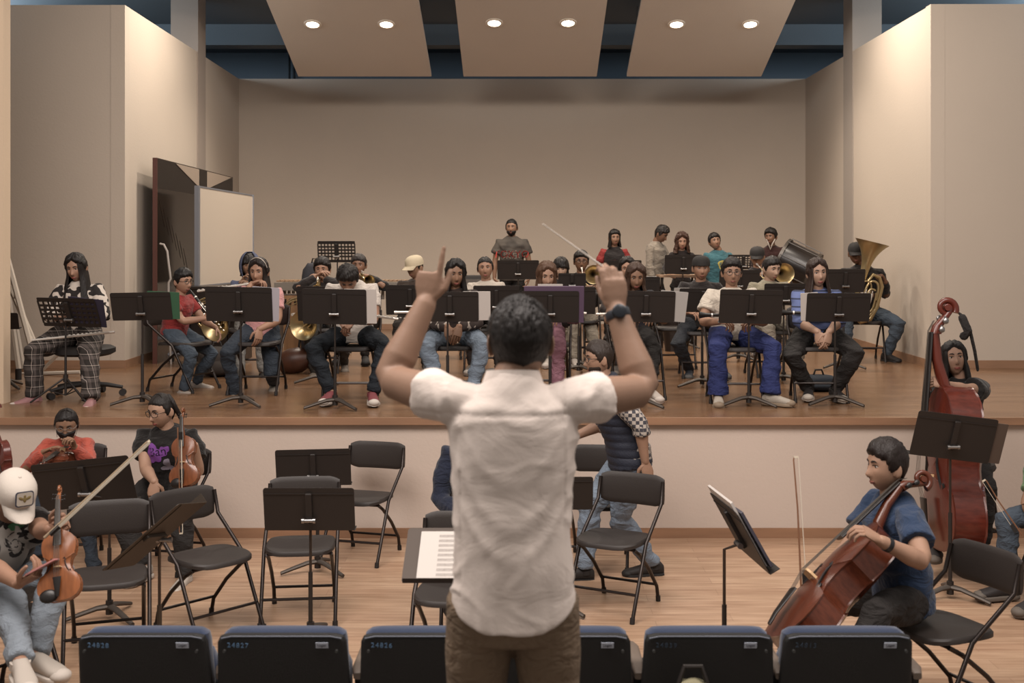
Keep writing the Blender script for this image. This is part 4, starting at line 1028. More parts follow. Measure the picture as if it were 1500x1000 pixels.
def cond():
    P = person('man conducting, seen from behind in a white shirt and brown trousers, both arms raised', 765, YC, 428, 90, .3, 'stand', s=1.03, lean=0,
        rh=at(903, 455, 3.46), lh=at(624, 444, 3.46), rp=(.55, -.1, -1), lp=(-.62, -.1, -1), rhd=(-.10, .05, 1), lhd=(.12, .05, 1), rpn=(-.2, 1, 0), lpn=(.2, 1, .0),
        rm=[(10, 52, 50), (14, 58, 50), (18, 62, 50), (22, 66, 50)], lm='point', lt=(.85, .8, .2), rt=(.9, .35, .6), skin='#8f6f5b', hair=None, hairc='#14100f', shirt_m=SHIRTW, vox=.007, bvox=.0045, hand_mb=True,
        shirt='#ffffff', hem=-.09, pr=1.12, slen=.33, ar=1.16, hdz=-.028, hoffs=(.022, .0), lt_=.605, collar=True, pants_m=mat('#6d5c4a', .9, bump=.2, bscale=180, var=.12, vscale=4, key='brown_twill'), shoes=('#2b221d', '#1a1512'), hd=(4, 4, 0), wrink=1.2, key='conductor', shl=.03,
        fold=.0001, wide=1.0, pw=1.06, shirt_fn=cond_fn, loc=(-.026, YC), hips=(0, 0, .925))
    # hair with clipped nape
    h = MB(); HM = P['HM']; hf = head_fn(False)
    def fn(p, d):
        q = hf(p, d); az = abs(math.degrees(math.atan2(d.x, d.y)))
        hl = .06 if az < 60 else (.0 if az < 105 else -.075+.02*abs(math.sin(ANG(az*2))))
        k = sstep(hl-.012, hl+.012, p.z)
        cw = V((.012, -.05, .10)); r = V((p.x, p.y, p.z))-cw
        sw = math.atan2(r.x, r.y)*9+r.length*40
        t = .003+.011*sstep(-.08, .05, p.z)
        st = noise.noise(V((math.cos(sw/9)*9, math.sin(sw/9)*9, r.length*12)))*.007*sstep(-.02, .05, p.z)+noise.noise(V((d.x*30, d.y*30, d.z*7)))*.0025
        return q+d*((t+st)*k-.007*(1-k))
    h.ball((0, 0, 0), HR, n=120, m=90, fn=fn); h.xf(HM); h.obj('hair', mat('#15110f', .48, bump=.35, bscale=140, stretch=(1, 1, .25), spec=.3, key='black_hair'), P['root'], fix=False)
    MIr = P['M'].inverted()
    # collar band and fold
    s = P['s']; nbp = V((0, .0, .925+.605))
    m = MB()
    R = []
    for rr, z in ((.066, -.010), (.066, .030), (.072, .034), (.088, -.012), (.082, -.014), (.068, .022)):
        R.append([nbp+V((rr*1.02*math.cos(a), rr*.95*math.sin(a)+.012, z+.010*math.sin(a)*-1)) for a in [2*PI*j/40 for j in range(40)]])
    m.rings(R, False, False); m.obj('collar', SHIRTW, P['root'])
    # watch
    W_ = MIr @ P['RW']; E = MIr @ P['RE']; d = (W_-E).normalized(); c = W_-d*.012
    mw = MB().tube([c-d*.013, c-d*.009, c+d*.009, c+d*.013], [.036, .0385, .0385, .036], 28); wo = mw.obj('wristwatch', mat('#1e2229', .5, key='watch_strap'), P['root'])
    n = V((.15, -1, 0)); n = (n-d*n.dot(d)).normalized()
    Mw = (n.to_track_quat('Z', 'Y')).to_matrix().to_4x4()
    MB().lathe([(.001, .047), (.018, .047), (.021, .045), (.022, .034), (.020, .028)], 24, Matrix.Translation(c) @ Mw, cap=True).obj('watch_case', mat('#22262c', .3, .3, key='watch_case'), wo)
    kn = W_+(V((-.10, .05, 1)).normalized())*.10
    return P
# ---- person() takes a custom cloth displacement too
_person = person
def person(*a, shirt_fn=None, **k):
    if shirt_fn:
        global MB
        orig = MB.remesh
        def rm(self, vox, it=2, fn=None):
            if fn is not None and abs(vox-k.get('vox', .012)) < 1e-9 and not getattr(rm, 'done', False):
                rm.done = True; return orig(self, vox, it, shirt_fn)
            return orig(self, vox, it, fn)
        MB.remesh = rm
        try: return _person(*a, **k)
        finally: MB.remesh = orig
    return _person(*a, **k)
PC = cond()
bh = PC['RW']+V((-.010, .045, .112))
tag(MB().tube([bh+V((.035, .01, -.035)), bh+V((.015, .005, -.018)), bh, at(795, 328, 3.38)], [.009, .008, .0028, .0016], 8).obj('baton', mat('#d8d0c6', .5, key='white_baton')), 'thin white baton held up by the man in the white shirt', 'baton')
def flat_stand():
    c = at(682, 812, 4.88); t = thing('music_stand', 'brown music stand laid nearly flat under white sheets, near the man in white', 'music stand', (c.x, c.y, 0), 0, 'music stands')
    Md = Matrix.Translation((0, 0, c.z)) @ Matrix.Rotation(ANG(26), 4, 'X'); dm = mat('#443a33', .6, key='brown_desk')
    MB().prism(rounded_rect(.51, .34, .016), -.0015, .0015, Md).obj('desk', dm, t, smooth=False)
    MB().box((0, 0, 0), (1, 1, 1), Md @ Matrix.Translation((0, -.17, .012)) @ Matrix.Diagonal((.50, .003, .024, 1))).obj('ledge', dm, t, smooth=False)
    MB().tube([(0, 0, .02), (0, 0, c.z-.02)], .012, 12).obj('pole', BLK, t)
    for a in (90, 210, 330):
        d = V((math.cos(ANG(a)), math.sin(ANG(a)), 0)); MB().tube([d*.0+V((0, 0, .09)), d*.12+V((0, 0, .06)), d*.26+V((0, 0, .015))], [.02, .016, .012], 8).obj('leg', BLK, t)
    M = t.matrix_basis @ Md
    o = MB().prism(rounded_rect(.30, .30, .002, 2), 0, .006).obj('sheet_music', [PAPER], None, smooth=False); o.matrix_world = M @ Matrix.Translation((-.045, -.012, .003))
    tag(o, 'stack of white printed score pages lying on the flat brown stand', 'sheet music')
    sm = MB()
    for r in range(9):
        y = .125-r*.030
        for q in range(4): sm.box((.03, y-q*.0045, .0066), (.20, .0006, .0004))
        for q in range(7): sm.box((-.07+q*.0333, y-.007, .0066), (.0006, .0135, .0004))
    sm.obj('music_staves', mat('#6c6660', .8), o, smooth=False)
flat_stand()
# ================================================================== players at the front of the stage
W0 = ('#9d938a', '#aaa097')
P = person('woman with long dark hair in a cow-spotted cardigan and plaid trousers, at far left', 118, 10.15, 373, -86, key='woman in plaid trousers', s=.98, fem=True, hd=(-8, 16, 3), hair='long', hlen=.34, hopen=38,
    shirt_m=spots('#b9aea3', '#1d1715', 17, .50, .53), sleeve='long', pants_m=plaid(), shoes=('#8d6666', '#bdb3aa'), lean=4, rh=(.10, .31, .70), lh=(-.10, .33, .74), rf=at(50, 583, 9.78), lf=at(133, 588, 9.62), chair=False, pw=1.25, cuff=1.15, vox=.010, rtoe=(.7, .8, 0), ltoe=(-.1, 1, 0), skin='#a37c66', pr=1.15, rkp=(.5, 1, .8))
flute('silver flute in the lap of the woman in plaid trousers', at(50, 498, 9.78), at(168, 486, 9.78))
# her swivel chair
oc = thing('office_chair', 'black swivel office chair on casters under the woman in plaid trousers', 'chair', (xat(125, 10.1), 10.1, ZS), 0)
MB().ell([V((0, 0, z)) for z in (.36, .38, .42, .44)], [V((1, 0, 0))]*4, [V((0, 1, 0))]*4, [.20, .235, .235, .20], [.20, .235, .235, .20], 32, 3).obj('seat', BLKF, oc)
MB().tube([(0, 0, .08), (0, 0, .37)], [.03, .025], 12).obj('gas_column', BLK, oc)
for i in range(5):
    a = ANG(72*i+12); d = V((math.cos(a), math.sin(a), 0)); o = MB().tube([d*.02+V((0, 0, .11)), d*.18+V((0, 0, .10)), d*.31+V((0, 0, .075))], [.024, .02, .015], 10).obj('base_arm', BLKF, oc)
    MB().tube([d*.31+V((-d.y, d.x, 0))*.025+V((0, 0, .03)), d*.31-V((-d.y, d.x, 0))*.025+V((0, 0, .03))], .030, 14).obj('caster', BLKF, oc)
P = person('boy in a red t-shirt and glasses turned sideways, blowing a slim pipe', 256, 10.6, 409, -18, key='boy in the red t-shirt', s=.84, hd=(-14, 6, 0), shirt='#7c2a28', pants_m=DEN, shoes=W0, glasses=.9, lean=10, seat=.44,
    rh=(.05, .36, .66), lh=(-.12, .36, .56), rp=(.6, -.3, -1), lp=(-.6, -.4, -.6), rhd=(-.1, .5, .7), rpn=(-1, .2, 0), rm='grip', lhd=(0, .6, -.8), rf=at(268, 575, 10.35), lf=at(285, 562, 10.75), hairc='#130e0c', skin='#a37c66', rtoe=(.0, 1, 0), ltoe=(-.2, 1, 0), hthick=.018)
clarinet('slim dark and silver recorder held up by the boy in the red t-shirt', P['mouth'], wl(P, .05, .46, .62), .014)
P = person('girl in a pink t-shirt and jeans with a silver hairband', 383, 10.5, 389, -92, key='girl in pink', s=.98, fem=True, hd=(-6, 8, 0), shirt='#b58482', pants_m=DEND, shoes=('#8d857c', '#a49b90'), hair='long', hlen=.26, hopen=48, hairc='#1c1310',
    rh=(.04, .17, .975), lh=(-.07, .34, .58), rp=(.7, .1, -1), rm='soft', rhd=(-.9, .1, .3), rf=at(345, 580, 10.25), lf=at(402, 562, 10.65), rkp=(.4, 1, .9), lean=6, vox=.010, skin='#9c765f', lhd=(0, .3, -.9))
hb = MB(); hb.tube([P['M'].inverted() @ (P['M'] @ (P['HM'] @ V((.088*math.cos(a), .02+.015*math.sin(a), .026+.112*math.sin(a))))) for a in [ANG(x) for x in range(10, 171, 10)]], .005, 6); hb.obj('hairband', mat('#b2a79c', .4, .4), P['root'])
flute('silver flute at the lips of the girl in pink', P['mouth']+V((.04, -.005, -.01)), P['mouth']+V((-.52, .02, -.09)))
P = person('boy in a white t-shirt and dark jeans bowing his head over his hands', 518, 10.0, 403, -90, key='boy bowing his head', s=1.0, hd=(4, 50, 0), lean=14, lt_=.46, hdz=-.05, hoffs=(.02, .02), wide=1.05, shirt='#b5aca3', pants='#1f2328', shoes=('#6a3236', '#b0a79e'), hair='short', hthick=.022,
    rh=(.06, .36, .70), lh=(-.05, .37, .68), rhd=(-.6, .5, -.6), lhd=(.6, .5, -.5), rm='soft', lm='soft', rf=(.12, .42, .09), lf=(-.22, .46, .09), rkp=(1.0, 1, .7), lkp=(-1.0, 1, .7), pw=1.05, vox=.010, skin='#a07a64')
flute('silver flute held across the lap of the boy bowing his head', wl(P, .07, .40, .765), wl(P, -.42, .34, .70))
P = person('young woman with long black hair in a dark sweater and washed blue jeans', 667, 10.1, 387, -88, key='young woman in the dark sweater', s=.99, fem=True, hd=(8, 12, 0), hair='long', hlen=.27, hopen=40, hairc='#120d0b',
    shirt='#2c221e', sleeve='long', sleeve_m=spots('#2c221e', '#9b9187', 22, .60, .63), pants_m=mat('#6d7986', .9, bump=.25, bscale=160, var=.45, vscale=5, key='washed_denim'), rh=(.06, .36, .63), lh=(-.04, .37, .63), rhd=(-.2, .5, -.8), lhd=(.2, .5, -.8), rkp=(.7, 1, .8), lkp=(-.7, 1, .8), pw=1.1, vox=.010, shoes=('#9d938a', '#aaa097'), lean=12)
flute('silver flute across the knees of the young woman in the dark sweater', wl(P, .48, .40, .755), wl(P, -.20, .40, .76))
P = person('girl with wavy light-brown hair in a mauve top and mauve trousers', 800, 10.2, 393, -94, key='girl in mauve', s=.95, fem=True, hd=(12, 18, 0), hair='wavy', hlen=.26, hopen=40, hairc='#4c3526', shirt='#6c4c58', sleeve='long', pants='#7c5862', rh=(.16, .33, .62), lh=(-.16, .36, .70), lean=8, shoes=W0, lf=(-.12, .45, .09), skin='#a9846d')
flute('silver flute slanting across the lap of the girl in mauve', wl(P, .36, .36, .80), wl(P, -.36, .38, .74))
P = person('girl with brown wavy hair in black, front row just right of the wristwatch', 928, 10.15, 404, -86, key='girl in black trousers', s=.93, fem=True, hd=(0, 18, 0), hair='wavy', hlen=.26, hopen=45, hairc='#3a281e', shirt='#1e1b20', sleeve='short', pants_m=BLKC, rh=(.14, .33, .70), lh=(-.14, .34, .70), shoes=('#9d938a', '#aaa097'), lf=at(955, 574, 9.7), rf=(.12, .40, .09), lean=8)
flute_lap(P, 'silver flute in the lap of the girl in black trousers')
P = person('boy with round glasses in a cream polo shirt and royal blue tracksuit trousers', 1071, 9.95, 391, -92, key='boy in the cream polo', s=.98, hd=(0, 3, 0), shirt='#b3a99c', pants='#2a315a', shoes=('#9a9185', '#7e6e5c'), glasses=1.0, gl='#4a4542', rh=(.14, .34, .68), lh=(-.14, .34, .68),
    rf=at(1052, 581, 9.55), lf=at(1128, 580, 9.5), lkp=(-.8, 1, .8), rkp=(.2, 1, .8), ltoe=(-.8, .6, 0), rtoe=(.1, 1, 0), pw=1.15, cuff=1.6, vox=.010, skin='#a07a62', pr=1.15, wide=1.05, lean=3, rm='soft', lm='soft')
clarinet('black clarinet with silver keys across the lap of the boy in the cream polo', wl(P, -.36, .30, .73), wl(P, .31, .33, .735))
P = person('woman with shoulder-length dark hair in a blue striped top and black trousers', 1194, 10.0, 382, -95, key='woman in the striped top', s=1.0, fem=True, hd=(10, 3, 4), hair='long', hlen=.17, hopen=45, hairc='#2a1c15', shirt_m=stripes('#56628a', '#2b3146', 15, .2), sleeve='elbow', pants_m=BLKC, shoes=('#1d1817', '#a49b90'),
    rh=(.05, .44, .60), lh=(-.04, .45, .60), rhd=(-.2, .2, -1), lhd=(.2, .2, -1), rkp=(.7, 1, .8), lkp=(-.7, 1, .8), rf=at(1185, 570, 9.85), lf=at(1222, 572, 9.8), lean=14, vox=.010, skin='#ab8872', wide=1.05, pw=1.12)
clarinet('black clarinet across the lap of the woman in the striped top', wl(P, -.36, .30, .74), wl(P, .33, .30, .75))
# ================================================================== second row
P = person('child in a blue-grey hooded sweatshirt with the hood up, beside the whiteboard', 367, 12.1, 375, -84, key='hooded child', s=.9, hd=(0, 4, 0), shirt='#474c60', sleeve='long', pants_m=GREYJ, shoes=('#241e1b', '#3a302a'), hair='bangs', hlen=.10, hopen=60, rh=(.06, .20, .93), lh=(-.05, .22, .90), rp=(.4, 0, -1), lp=(-.4, 0, -1), rhd=(-.3, .2, .8), lf=at(385, 548, 11.7), rf=at(352, 556, 11.5), rkp=(.8, 1, .8))
hd_ = MB(); HMh = P['HM']
def hoodf(p, d):
    q = V((p.x*1.32, p.y*1.25-.012, p.z*1.22)); return q
i0 = 0; R = []
for i in range(12):
    t = i/11; z = -.13+t*.285; ring = []
    hw = .110*math.sqrt(max(.0, 1-((z-.0)/.165)**2))+.006; 
    for j in range(21):
        a = ANG(48+264*j/20); ring.append(HMh @ V((math.sin(a)*hw, math.cos(a)*(hw*1.12)-.012, z)))
    for j in reversed(range(21)):
        a = ANG(48+264*j/20); ring.append(HMh @ V((math.sin(a)*(hw-.012), math.cos(a)*(hw*1.12-.012)-.012, z-.002)))
    R.append(ring)
hd_.rings(R); hd_.obj('hood', mat('#474c60', .9, bump=.2, bscale=220, key='hood_cloth'), P['root'])
french_horn('brass french horn low beside the hooded child, partly behind the music stand', at(316, 478, 11.9), (-.25, -1, -.2))
french_horn('brass french horn bell showing between the girl in pink and the bowing boy', at(446, 476, 11.7), (-.35, -1, .0))
P = person('dark-haired boy playing a trumpet, below the high perforated stand', 474, 12.3, 383, -92, key='boy with the small horn', s=.95, hd=(0, 4, 0), hair='short', hthick=.022, shirt='#262120', sleeve='long', pants='#3a3733', shoes=('#5f554b', '#6f655b'), rh=(.02, .26, 1.00), lh=(-.05, .22, .98), rp=(1, 0, -.6), lp=(-1, 0, -.6), rhd=(-.6, .2, .4), lhd=(.6, .2, .3), rf=at(461, 548, 11.9), lf=at(505, 535, 12.3), skin='#9c765f')
trumpet('brass trumpet pointing down from the boy behind the left stand', P['mouth'], P['mouth']+V((.05, -.5, -.14)))
backpack_at = []
P = person('man with short greying hair in a black jacket playing a brass horn', 527, 13.3, 375, -92, key='trombone player in black', s=1.0, hd=(2, 4, 0), hair='short', hairc='#2c2624', shirt='#1b1817', sleeve='long', pants='#26221f', shoes=('#1f1a18', '#15110f'), rh=(.10, .30, .98), lh=(-.12, .24, .98), rp=(1, 0, -.6), lp=(-1, 0, -.6), skin='#8b6650', wide=1.1)
trumpet('brass cornet held up by the man in black, its bell toward the audience', P['mouth'], P['mouth']+V((.22, -.5, -.10)))
P = person('player in a pale baseball cap mostly hidden behind the raised arm', 612, 12.4, 379, -92, key='player in the pale cap', s=1.0, hd=(-38, 8, 0), shirt='#3a302a', pants='#2a2522', hair='short', hthick=.005, rh=(.06, .34, .72), lh=(-.06, .35, .70), shoes=('#4e453d', '#8d857c'))
cap(P, '#b3a58c', tilt=-4)
clarinet('dark bassoon-like keyed instrument standing in front of the player in the pale cap', at(622, 545, 11.7), at(640, 455, 12.0))
P = person('girl with tied back black hair and pale top, second row, below the bearded man', 712, 12.3, 384, -90, key='girl with tied back hair', s=.98, fem=True, hd=(0, 2, 3), hair='bun', shirt='#a99f93', sleeve='long', pants='#2a2422', shoes=('#4e453d', '#8d857c'), skin='#9c765f')
P = person('girl with a black fringe, behind and right of the girl in mauve', 822, 13.0, 384, -92, key='girl with the fringe', s=.97, fem=True, hd=(-3, 14, 0), hair='bangs', hlen=.08, hopen=62, shirt='#241f1e', sleeve='long', pants_m=KHA, shoes=W0, skin='#ab8a74')
P = person('boy in glasses playing a trombone, second row behind the baton', 851, 13.6, 370, -90, key='boy playing the trombone', s=1.0, hd=(0, 2, 0), hair='short', hthick=.018, shirt='#262120', sleeve='long', pants_m=KHA, glasses=1.0, shoes=W0, rh=(-.04, .36, .85), lh=(-.10, .20, .98), rp=(1, 0, -.6), lp=(-1, 0, -.6), skin='#7f5c47', rf=at(835, 560, 12.9), lf=at(872, 540, 13.0), rkp=(.5, 1, .8), lkp=(-.5, 1, .8))
trombone('brass trombone with its bell facing the audience beside the boy in glasses', P['mouth'], at(870, 402, 13.0), (.02, -1, 0), (.06, -.8, -.62), br=.105)
P = person('dark-haired girl in the second row, just above the raised baton hand', 918, 12.2, 379, -90, key='girl above the baton hand', s=.98, fem=True, hd=(-4, 8, 0), hair='long', hlen=.2, hopen=50, shirt='#2b2321', sleeve='long', pants='#2a2422', shoes=('#3a332e', '#5a5048'), skin='#9c765f')
P = person('boy in a backward black cap, black t-shirt with red print and black jeans', 1025, 11.8, 389, -90, key='boy with the backward cap', s=1.0, hd=(0, 4, 0), hair='short', hthick=.005, shirt='#1e1918', pants_m=mat('#24262b', .9, bump=.2, bscale=150, key='black_denim'), shoes=('#2d3036', '#4a4846'), rh=(.16, .34, .66), lh=(-.10, .34, .70), rf=at(1010, 543, 11.7), lf=(-.15, .35, .09), lean=8, skin='#9c765f', rkp=(.6, 1, .8), vox=.010)
cap(P, '#191513', brim_dir=-1, tilt=4)
blob_on(P, 0, .80, [(0, .02, .12, .05), (-.08, .0, .05, .05), (.09, .03, .05, .03)], mat('#84332a', .8, key='red_print'))
clarinet('black and silver keyed clarinet across the lap of the boy with the backward cap', wl(P, -.33, .34, .74), wl(P, .20, .36, .78))
P = person('boy with cropped dark hair in an olive grey t-shirt looking right', 1124, 11.9, 381, -82, key='boy in the olive t-shirt', s=1.0, hd=(14, 12, 0), hair='short', hthick=.015, shirt='#77705f', pants_m=KHA, shoes=('#9d938a', '#aaa097'), rh=(.14, .34, .68), lh=(-.14, .36, .66), lean=8, skin='#ab8a74', lkp=(-.6, 1, .8))
P = person('player in a dark cap and glasses, below the maroon jacket', 1108, 14.2, 364, -88, key='player in the dark cap', s=1.0, hd=(-18, 6, 0), hair='short', hthick=.005, shirt='#2a2524', sleeve='long', pants='#2a2422', glasses=1.0, shoes=('#3a332e', '#5a5048'), rh=(.0, .36, .85), lh=(-.14, .24, .98), lp=(-1, 0, -.6), skin='#a07a62')
cap(P, '#1b1716', tilt=-4)
trombone('brass trombone facing the audience, right of the player in the dark cap', P['mouth'], at(1149, 400, 13.5), (.05, -1, .02), (.3, -.8, -.5), br=.115)
P = person('player in a black cap and blue jeans behind the big tuba', 1262, 13.5, 358, -98, key='tuba player', s=1.03, hd=(-8, 6, 0), hair='short', hthick=.005, shirt='#1e1a19', sleeve='long', pants_m=DEN, shoes=('#1f1a18', '#15110f'), glasses=1.0, skin='#6f4e3b', lh=at(1297, 412, 13.2), lp=(-.25, 0, -1), lhd=(.5, .2, .8), lm='grip', rh=(.06, .36, .80), lf=at(1298, 520, 13.3), rf=at(1240, 515, 13.1), lkp=(-.8, 1, .9), rkp=(.3, 1, .8), ltoe=(-.5, .8, 0), wide=1.1, hoffs=(.07, .0), pw=1.1)
cap(P, '#171312', tilt=-3)
tb = frame_from(at(1254, 443, 13.1), (.05, 1, .05), (.0, -.05, 1))
tuba('large brass tuba tilted to the right, held by the player in the black cap', tb @ Matrix.Rotation(ANG(14), 4, 'Y') @ Matrix.Diagonal((.88, .88, .88, 1)))
# ================================================================== standing at the back
def jeans_m(c): return mat(c, .9, bump=.2, bscale=150, var=.2, vscale=5, key='cloth')
td = spots('#4a443e', '#37322e', 7, .40, .62)
P = person('bearded man standing at the back in a grey tie-dye t-shirt with red lettering', 750, 16.6, 321, -92, pose='stand', key='man in tie-dye', hd=(-6, 2, 0), shirt_m=td, pants='#1d1a19', hair='pony', hairc='#120e0c', beard=.012, skin='#8d6a55', shoes=('#1f1a18', '#15110f'), rh=(.26, .06, .78), lh=(-.26, .06, .78), rp=(1, -.4, 0), lp=(-1, -.4, 0), wide=1.1, pr=1.2, vox=.011)
print_on(P, 'TOKYO', .145, 1.205, mat('#8f2721', .8, key='red_ink'), 0, 0, 0)
print_on(P, '東京', .13, 1.195, mat('#a8988c', .8, key='pale_ink'), 0, 0, 0)
red = mat('#7e2725', .85, bump=.2, bscale=200, key='red_cloth')
P = person('person with neck-length dark hair in a black t-shirt with red raglan sleeves', 899, 16.4, 338, -88, pose='stand', key='raglan', hd=(6, 2, 0), shirt='#252121', sleeve_m=red, hair='long', hlen=.13, hopen=50, hairc='#15100e', pants='#1d1a19', shoes=('#1f1a18', '#15110f'), skin='#8d6a55')
blob_on(P, 0, 1.10, [(0, 0, .055, .03), (.045, .01, .03, .016)], mat('#8a2b25', .8))
P = person('young man in a grey sweatshirt standing side-on at the back, looking down', 958, 16.1, 329, -38, pose='stand', key='grey sweatshirt', hd=(10, 30, 0), hair='short', hthick=.02, shirt='#7d7469', sleeve='long', pants='#23201e', shoes=('#1f1a18', '#15110f'), skin='#7d5b47', lean=4, rh=(.20, .12, .72), lh=(-.22, .30, .92), wide=.98)
P = person('girl with curly brown hair behind the percussion table at the back', 998, 15.9, 346, -92, pose='stand', key='curly', hd=(0, 8, 0), fem=True, hair='curly', hlen=.14, hopen=42, hairc='#3b261c', shirt='#221c1b', sleeve='long', pants='#23201e', shoes=('#1f1a18', '#15110f'), skin='#a07a64', s=.86, rh=(.2, .36, .95), lh=(-.2, .36, .95))
P = person('boy in a turquoise t-shirt with a round yellow emblem, standing at the back', 1050, 16.0, 349, -76, pose='stand', key='turquoise', hd=(-6, -8, 8), hair='short', hthick=.018, shirt='#365b63', pants='#23201e', shoes=('#1f1a18', '#15110f'), skin='#8d6a55', s=.86, hoffs=(.04, 0), wide=1.12, pr=1.15)
blob_on(P, -.01, 1.07, [(0, 0, .062, .062)], mat('#a99a4e', .8)); blob_on(P, -.01, 1.07, [(0, 0, .040, .044)], mat('#365b63', .8), 'emblem'); print_on(P, 'E', .075, 1.07, mat('#b3a35a', .8), .0, 0, 0)
P = person('young man in a maroon hooded jacket standing behind the bass drum', 1131, 16.6, 336, -110, pose='stand', key='maroon', hd=(-16, 4, 0), hair='short', hthick=.022, shirt='#2e1917', sleeve='long', pants='#23201e', shoes=('#1f1a18', '#15110f'), skin='#7d5b47', rh=(.2, .36, 1.0), lh=(-.3, .35, 1.15), lp=(-1, 0, -.3))
MB().tube([V((.06, .135, 1.42)), V((.03, .165, 1.36)), V((.0, .17, 1.28)), V((-.03, .165, 1.36)), V((-.06, .135, 1.42))], .012, 8).obj('hood_cord', mat('#8f857c', .8), P['root'])
# ================================================================== players on the hall floor
P = person('girl in a black face mask and orange-red jacket playing a violin', 103, 8.3, 612, -80, 0, key='girl in the face mask', s=.84, fem=True, hd=(4, 22, 0), lean=14, hair='pony', hairc='#150f0d', mask='#161211', glasses=.9, gl='#6e6761', shirt='#a04c3e', sleeve='long', pants_m=DEND, shoes=('#241f1e', '#a79d92'), rh=(.12, .26, .80), lh=(-.10, .40, .86), rp=(.8, 0, -.8), lp=(-.5, 0, -1), lhd=(.1, .5, .6), lm='grip', vox=.009, bvox=.009, lf=at(138, 835, 7.95), rf=(.14, .36, .09), seat=.44)
MB().tube([V((.035, .13, .965)), V((.02, .155, .90)), V((0, .165, .84))], .012, 8).obj('shirt_placket', mat('#a79d92', .8), P['root'])
viol('small brown violin under the chin of the girl in the face mask', 'violin', 'violin', frame_from(P['mouth']+V((.03, -.015, -.085)), (.04, -1, -.03), (.25, 0, 1)), .335, .55, .036, '#5d3020', chin=True)
P = person('young woman with round glasses in a black t-shirt with a purple print', 250, 8.15, 577, -100, 0, key='woman with round glasses', s=1.0, fem=True, hd=(-22, 14, 0), lean=8, hair='tight', hairc='#17110e', glasses=1.15, shirt='#171413', pants_m=BLKC, shoes=('#a39a90', '#b3aaa0'), pr=1.25, wide=1.16, pw=1.15, vox=.009, bvox=.008, skin='#ab8770', seat=.45,
    rh=at(226, 705, 7.75), rhd=V((0, -.25, -1)), rpn=V((0, .6, -.2)), lh=at(285, 652, 7.85), lp=V((.25, -.2, -1)), lhd=V((-.9, -.2, .45)), lpn=V((-.3, -.6, -.4)), lm='grip', rf=at(212, 832, 7.72), lf=at(272, 846, 7.68), rkp=(.9, 1, .8), lkp=(-.4, 1, .8), rtoe=V((-.3, -1, 0)), ltoe=V((-.1, -1, 0)), wrink=1.3)
zp = .80
blob_on(P, -.005, zp-.02, [(.045, .035, .038, .05), (.015, .005, .045, .045), (-.03, .03, .030, .035), (.05, -.025, .03, .025), (-.055, .05, .025, .02)], mat('#6c3a83', .8, key='purple_ink')); 
blob_on(P, -.005, zp-.02, [(-.055, -.045, .022, .03), (-.035, -.085, .028, .015), (-.075, -.085, .015, .02)], mat('#7b7480', .8, key='grey_ink'), 'figure_print')
print_on(P, 'Ban', .085, zp+.01, mat('#221529', .8), .0, 0, 8)
PB = MB(); HMb = P['HM']
for sx in (-1, 1): PB.tube([HMb @ V((sx*.03, -.06, .10)), HMb @ V((sx*.07, -.05, .06)), HMb @ V((sx*.078, -.06, .0)), HMb @ V((sx*.07, -.085, -.05)), HMb @ V((sx*.06, -.10, -.10))], [.012, .017, .018, .016, .010], 10)
PB.obj('braid', hair_mat('#17110e'), P['root'])
vb = at(271, 712, 7.62)
viol('orange-brown violin held upright by the woman with round glasses', 'violin', 'violin', frame_from(vb, at(269, 607, 7.80)-vb, (-.12, -1, .2)), .335, .52, .040, '#74442a', chin=True)
bow('violin bow hanging down behind the upright violin of the woman with round glasses', at(262, 628, 7.60), at(264, 782, 7.50), (1, -.2, 0))
P = person('man in a white trucker cap bent over a viola and a phone', -20, 5.6, 692, -32, 0, key='man in the white trucker cap', s=1.02, hd=(-14, 30, 0), lean=22, hair='short', hthick=.004, shirt='#1d1918', pants_m=mat('#757d85', .9, bump=.25, bscale=160, var=.35, vscale=4, key='light_denim'), shoes=('#a39a90', '#b3aaa0'), skin='#9c765f', vox=.008, bvox=.006, seat=.45, chair='black folding chair under the man in the white trucker cap',
    lh=at(84, 781, 5.02), lp=V((-.2, 0, -1)), lhd=V((.9, -.1, .45)), lpn=V((.2, -1, .2)), lm='grip', rh=at(42, 868, 4.98), rp=V((-1, 0, -.6)), rhd=V((.85, -.1, .38)), rpn=V((-.2, .3, 1)), rm='soft', rf=at(30, 972, 4.9), lf=at(50, 962, 5.15), lkp=V((1, -.2, .8)), rkp=V((.9, -.6, .5)), rtoe=V((.5, -.8, 0)), ltoe=V((.8, -.5, 0)), pw=1.05, pr=1.2, hoffs=(0, 0))
def trucker(HM, c):
    Mp = HM @ Matrix.Translation((0, .098, .092)) @ Matrix.Rotation(ANG(180), 4, 'Z') @ Matrix.Rotation(ANG(90-30), 4, 'X')
    q = MB().prism(rounded_rect(.082, .070, .012), 0, .004); q.xf(Mp @ Matrix.Translation((0, 0, .0))); po = q.obj('patch', mat('#262a3a', .8), c)
    q = MB().prism(rounded_rect(.072, .060, .010), .004, .0055); q.xf(Mp); q.obj('patch_field', mat('#a39a8e', .8), po)
    q = MB()
    q.ball((0, -.002, .006), (.008, .014, .002), None, 10, 6)
    for sx in (-1, 1): q.ball((sx*.016, .004, .006), (.014, .007, .0018), Matrix.Rotation(sx*.5, 3, 'Z'), 10, 6)
    q.ball((0, .014, .006), (.006, .006, .002), None, 8, 6); q.xf(Mp); q.obj('bee_emblem', mat('#6c5c36', .8), po)
cap(P, '#b9b0a6', tilt=-6, panel=trucker)
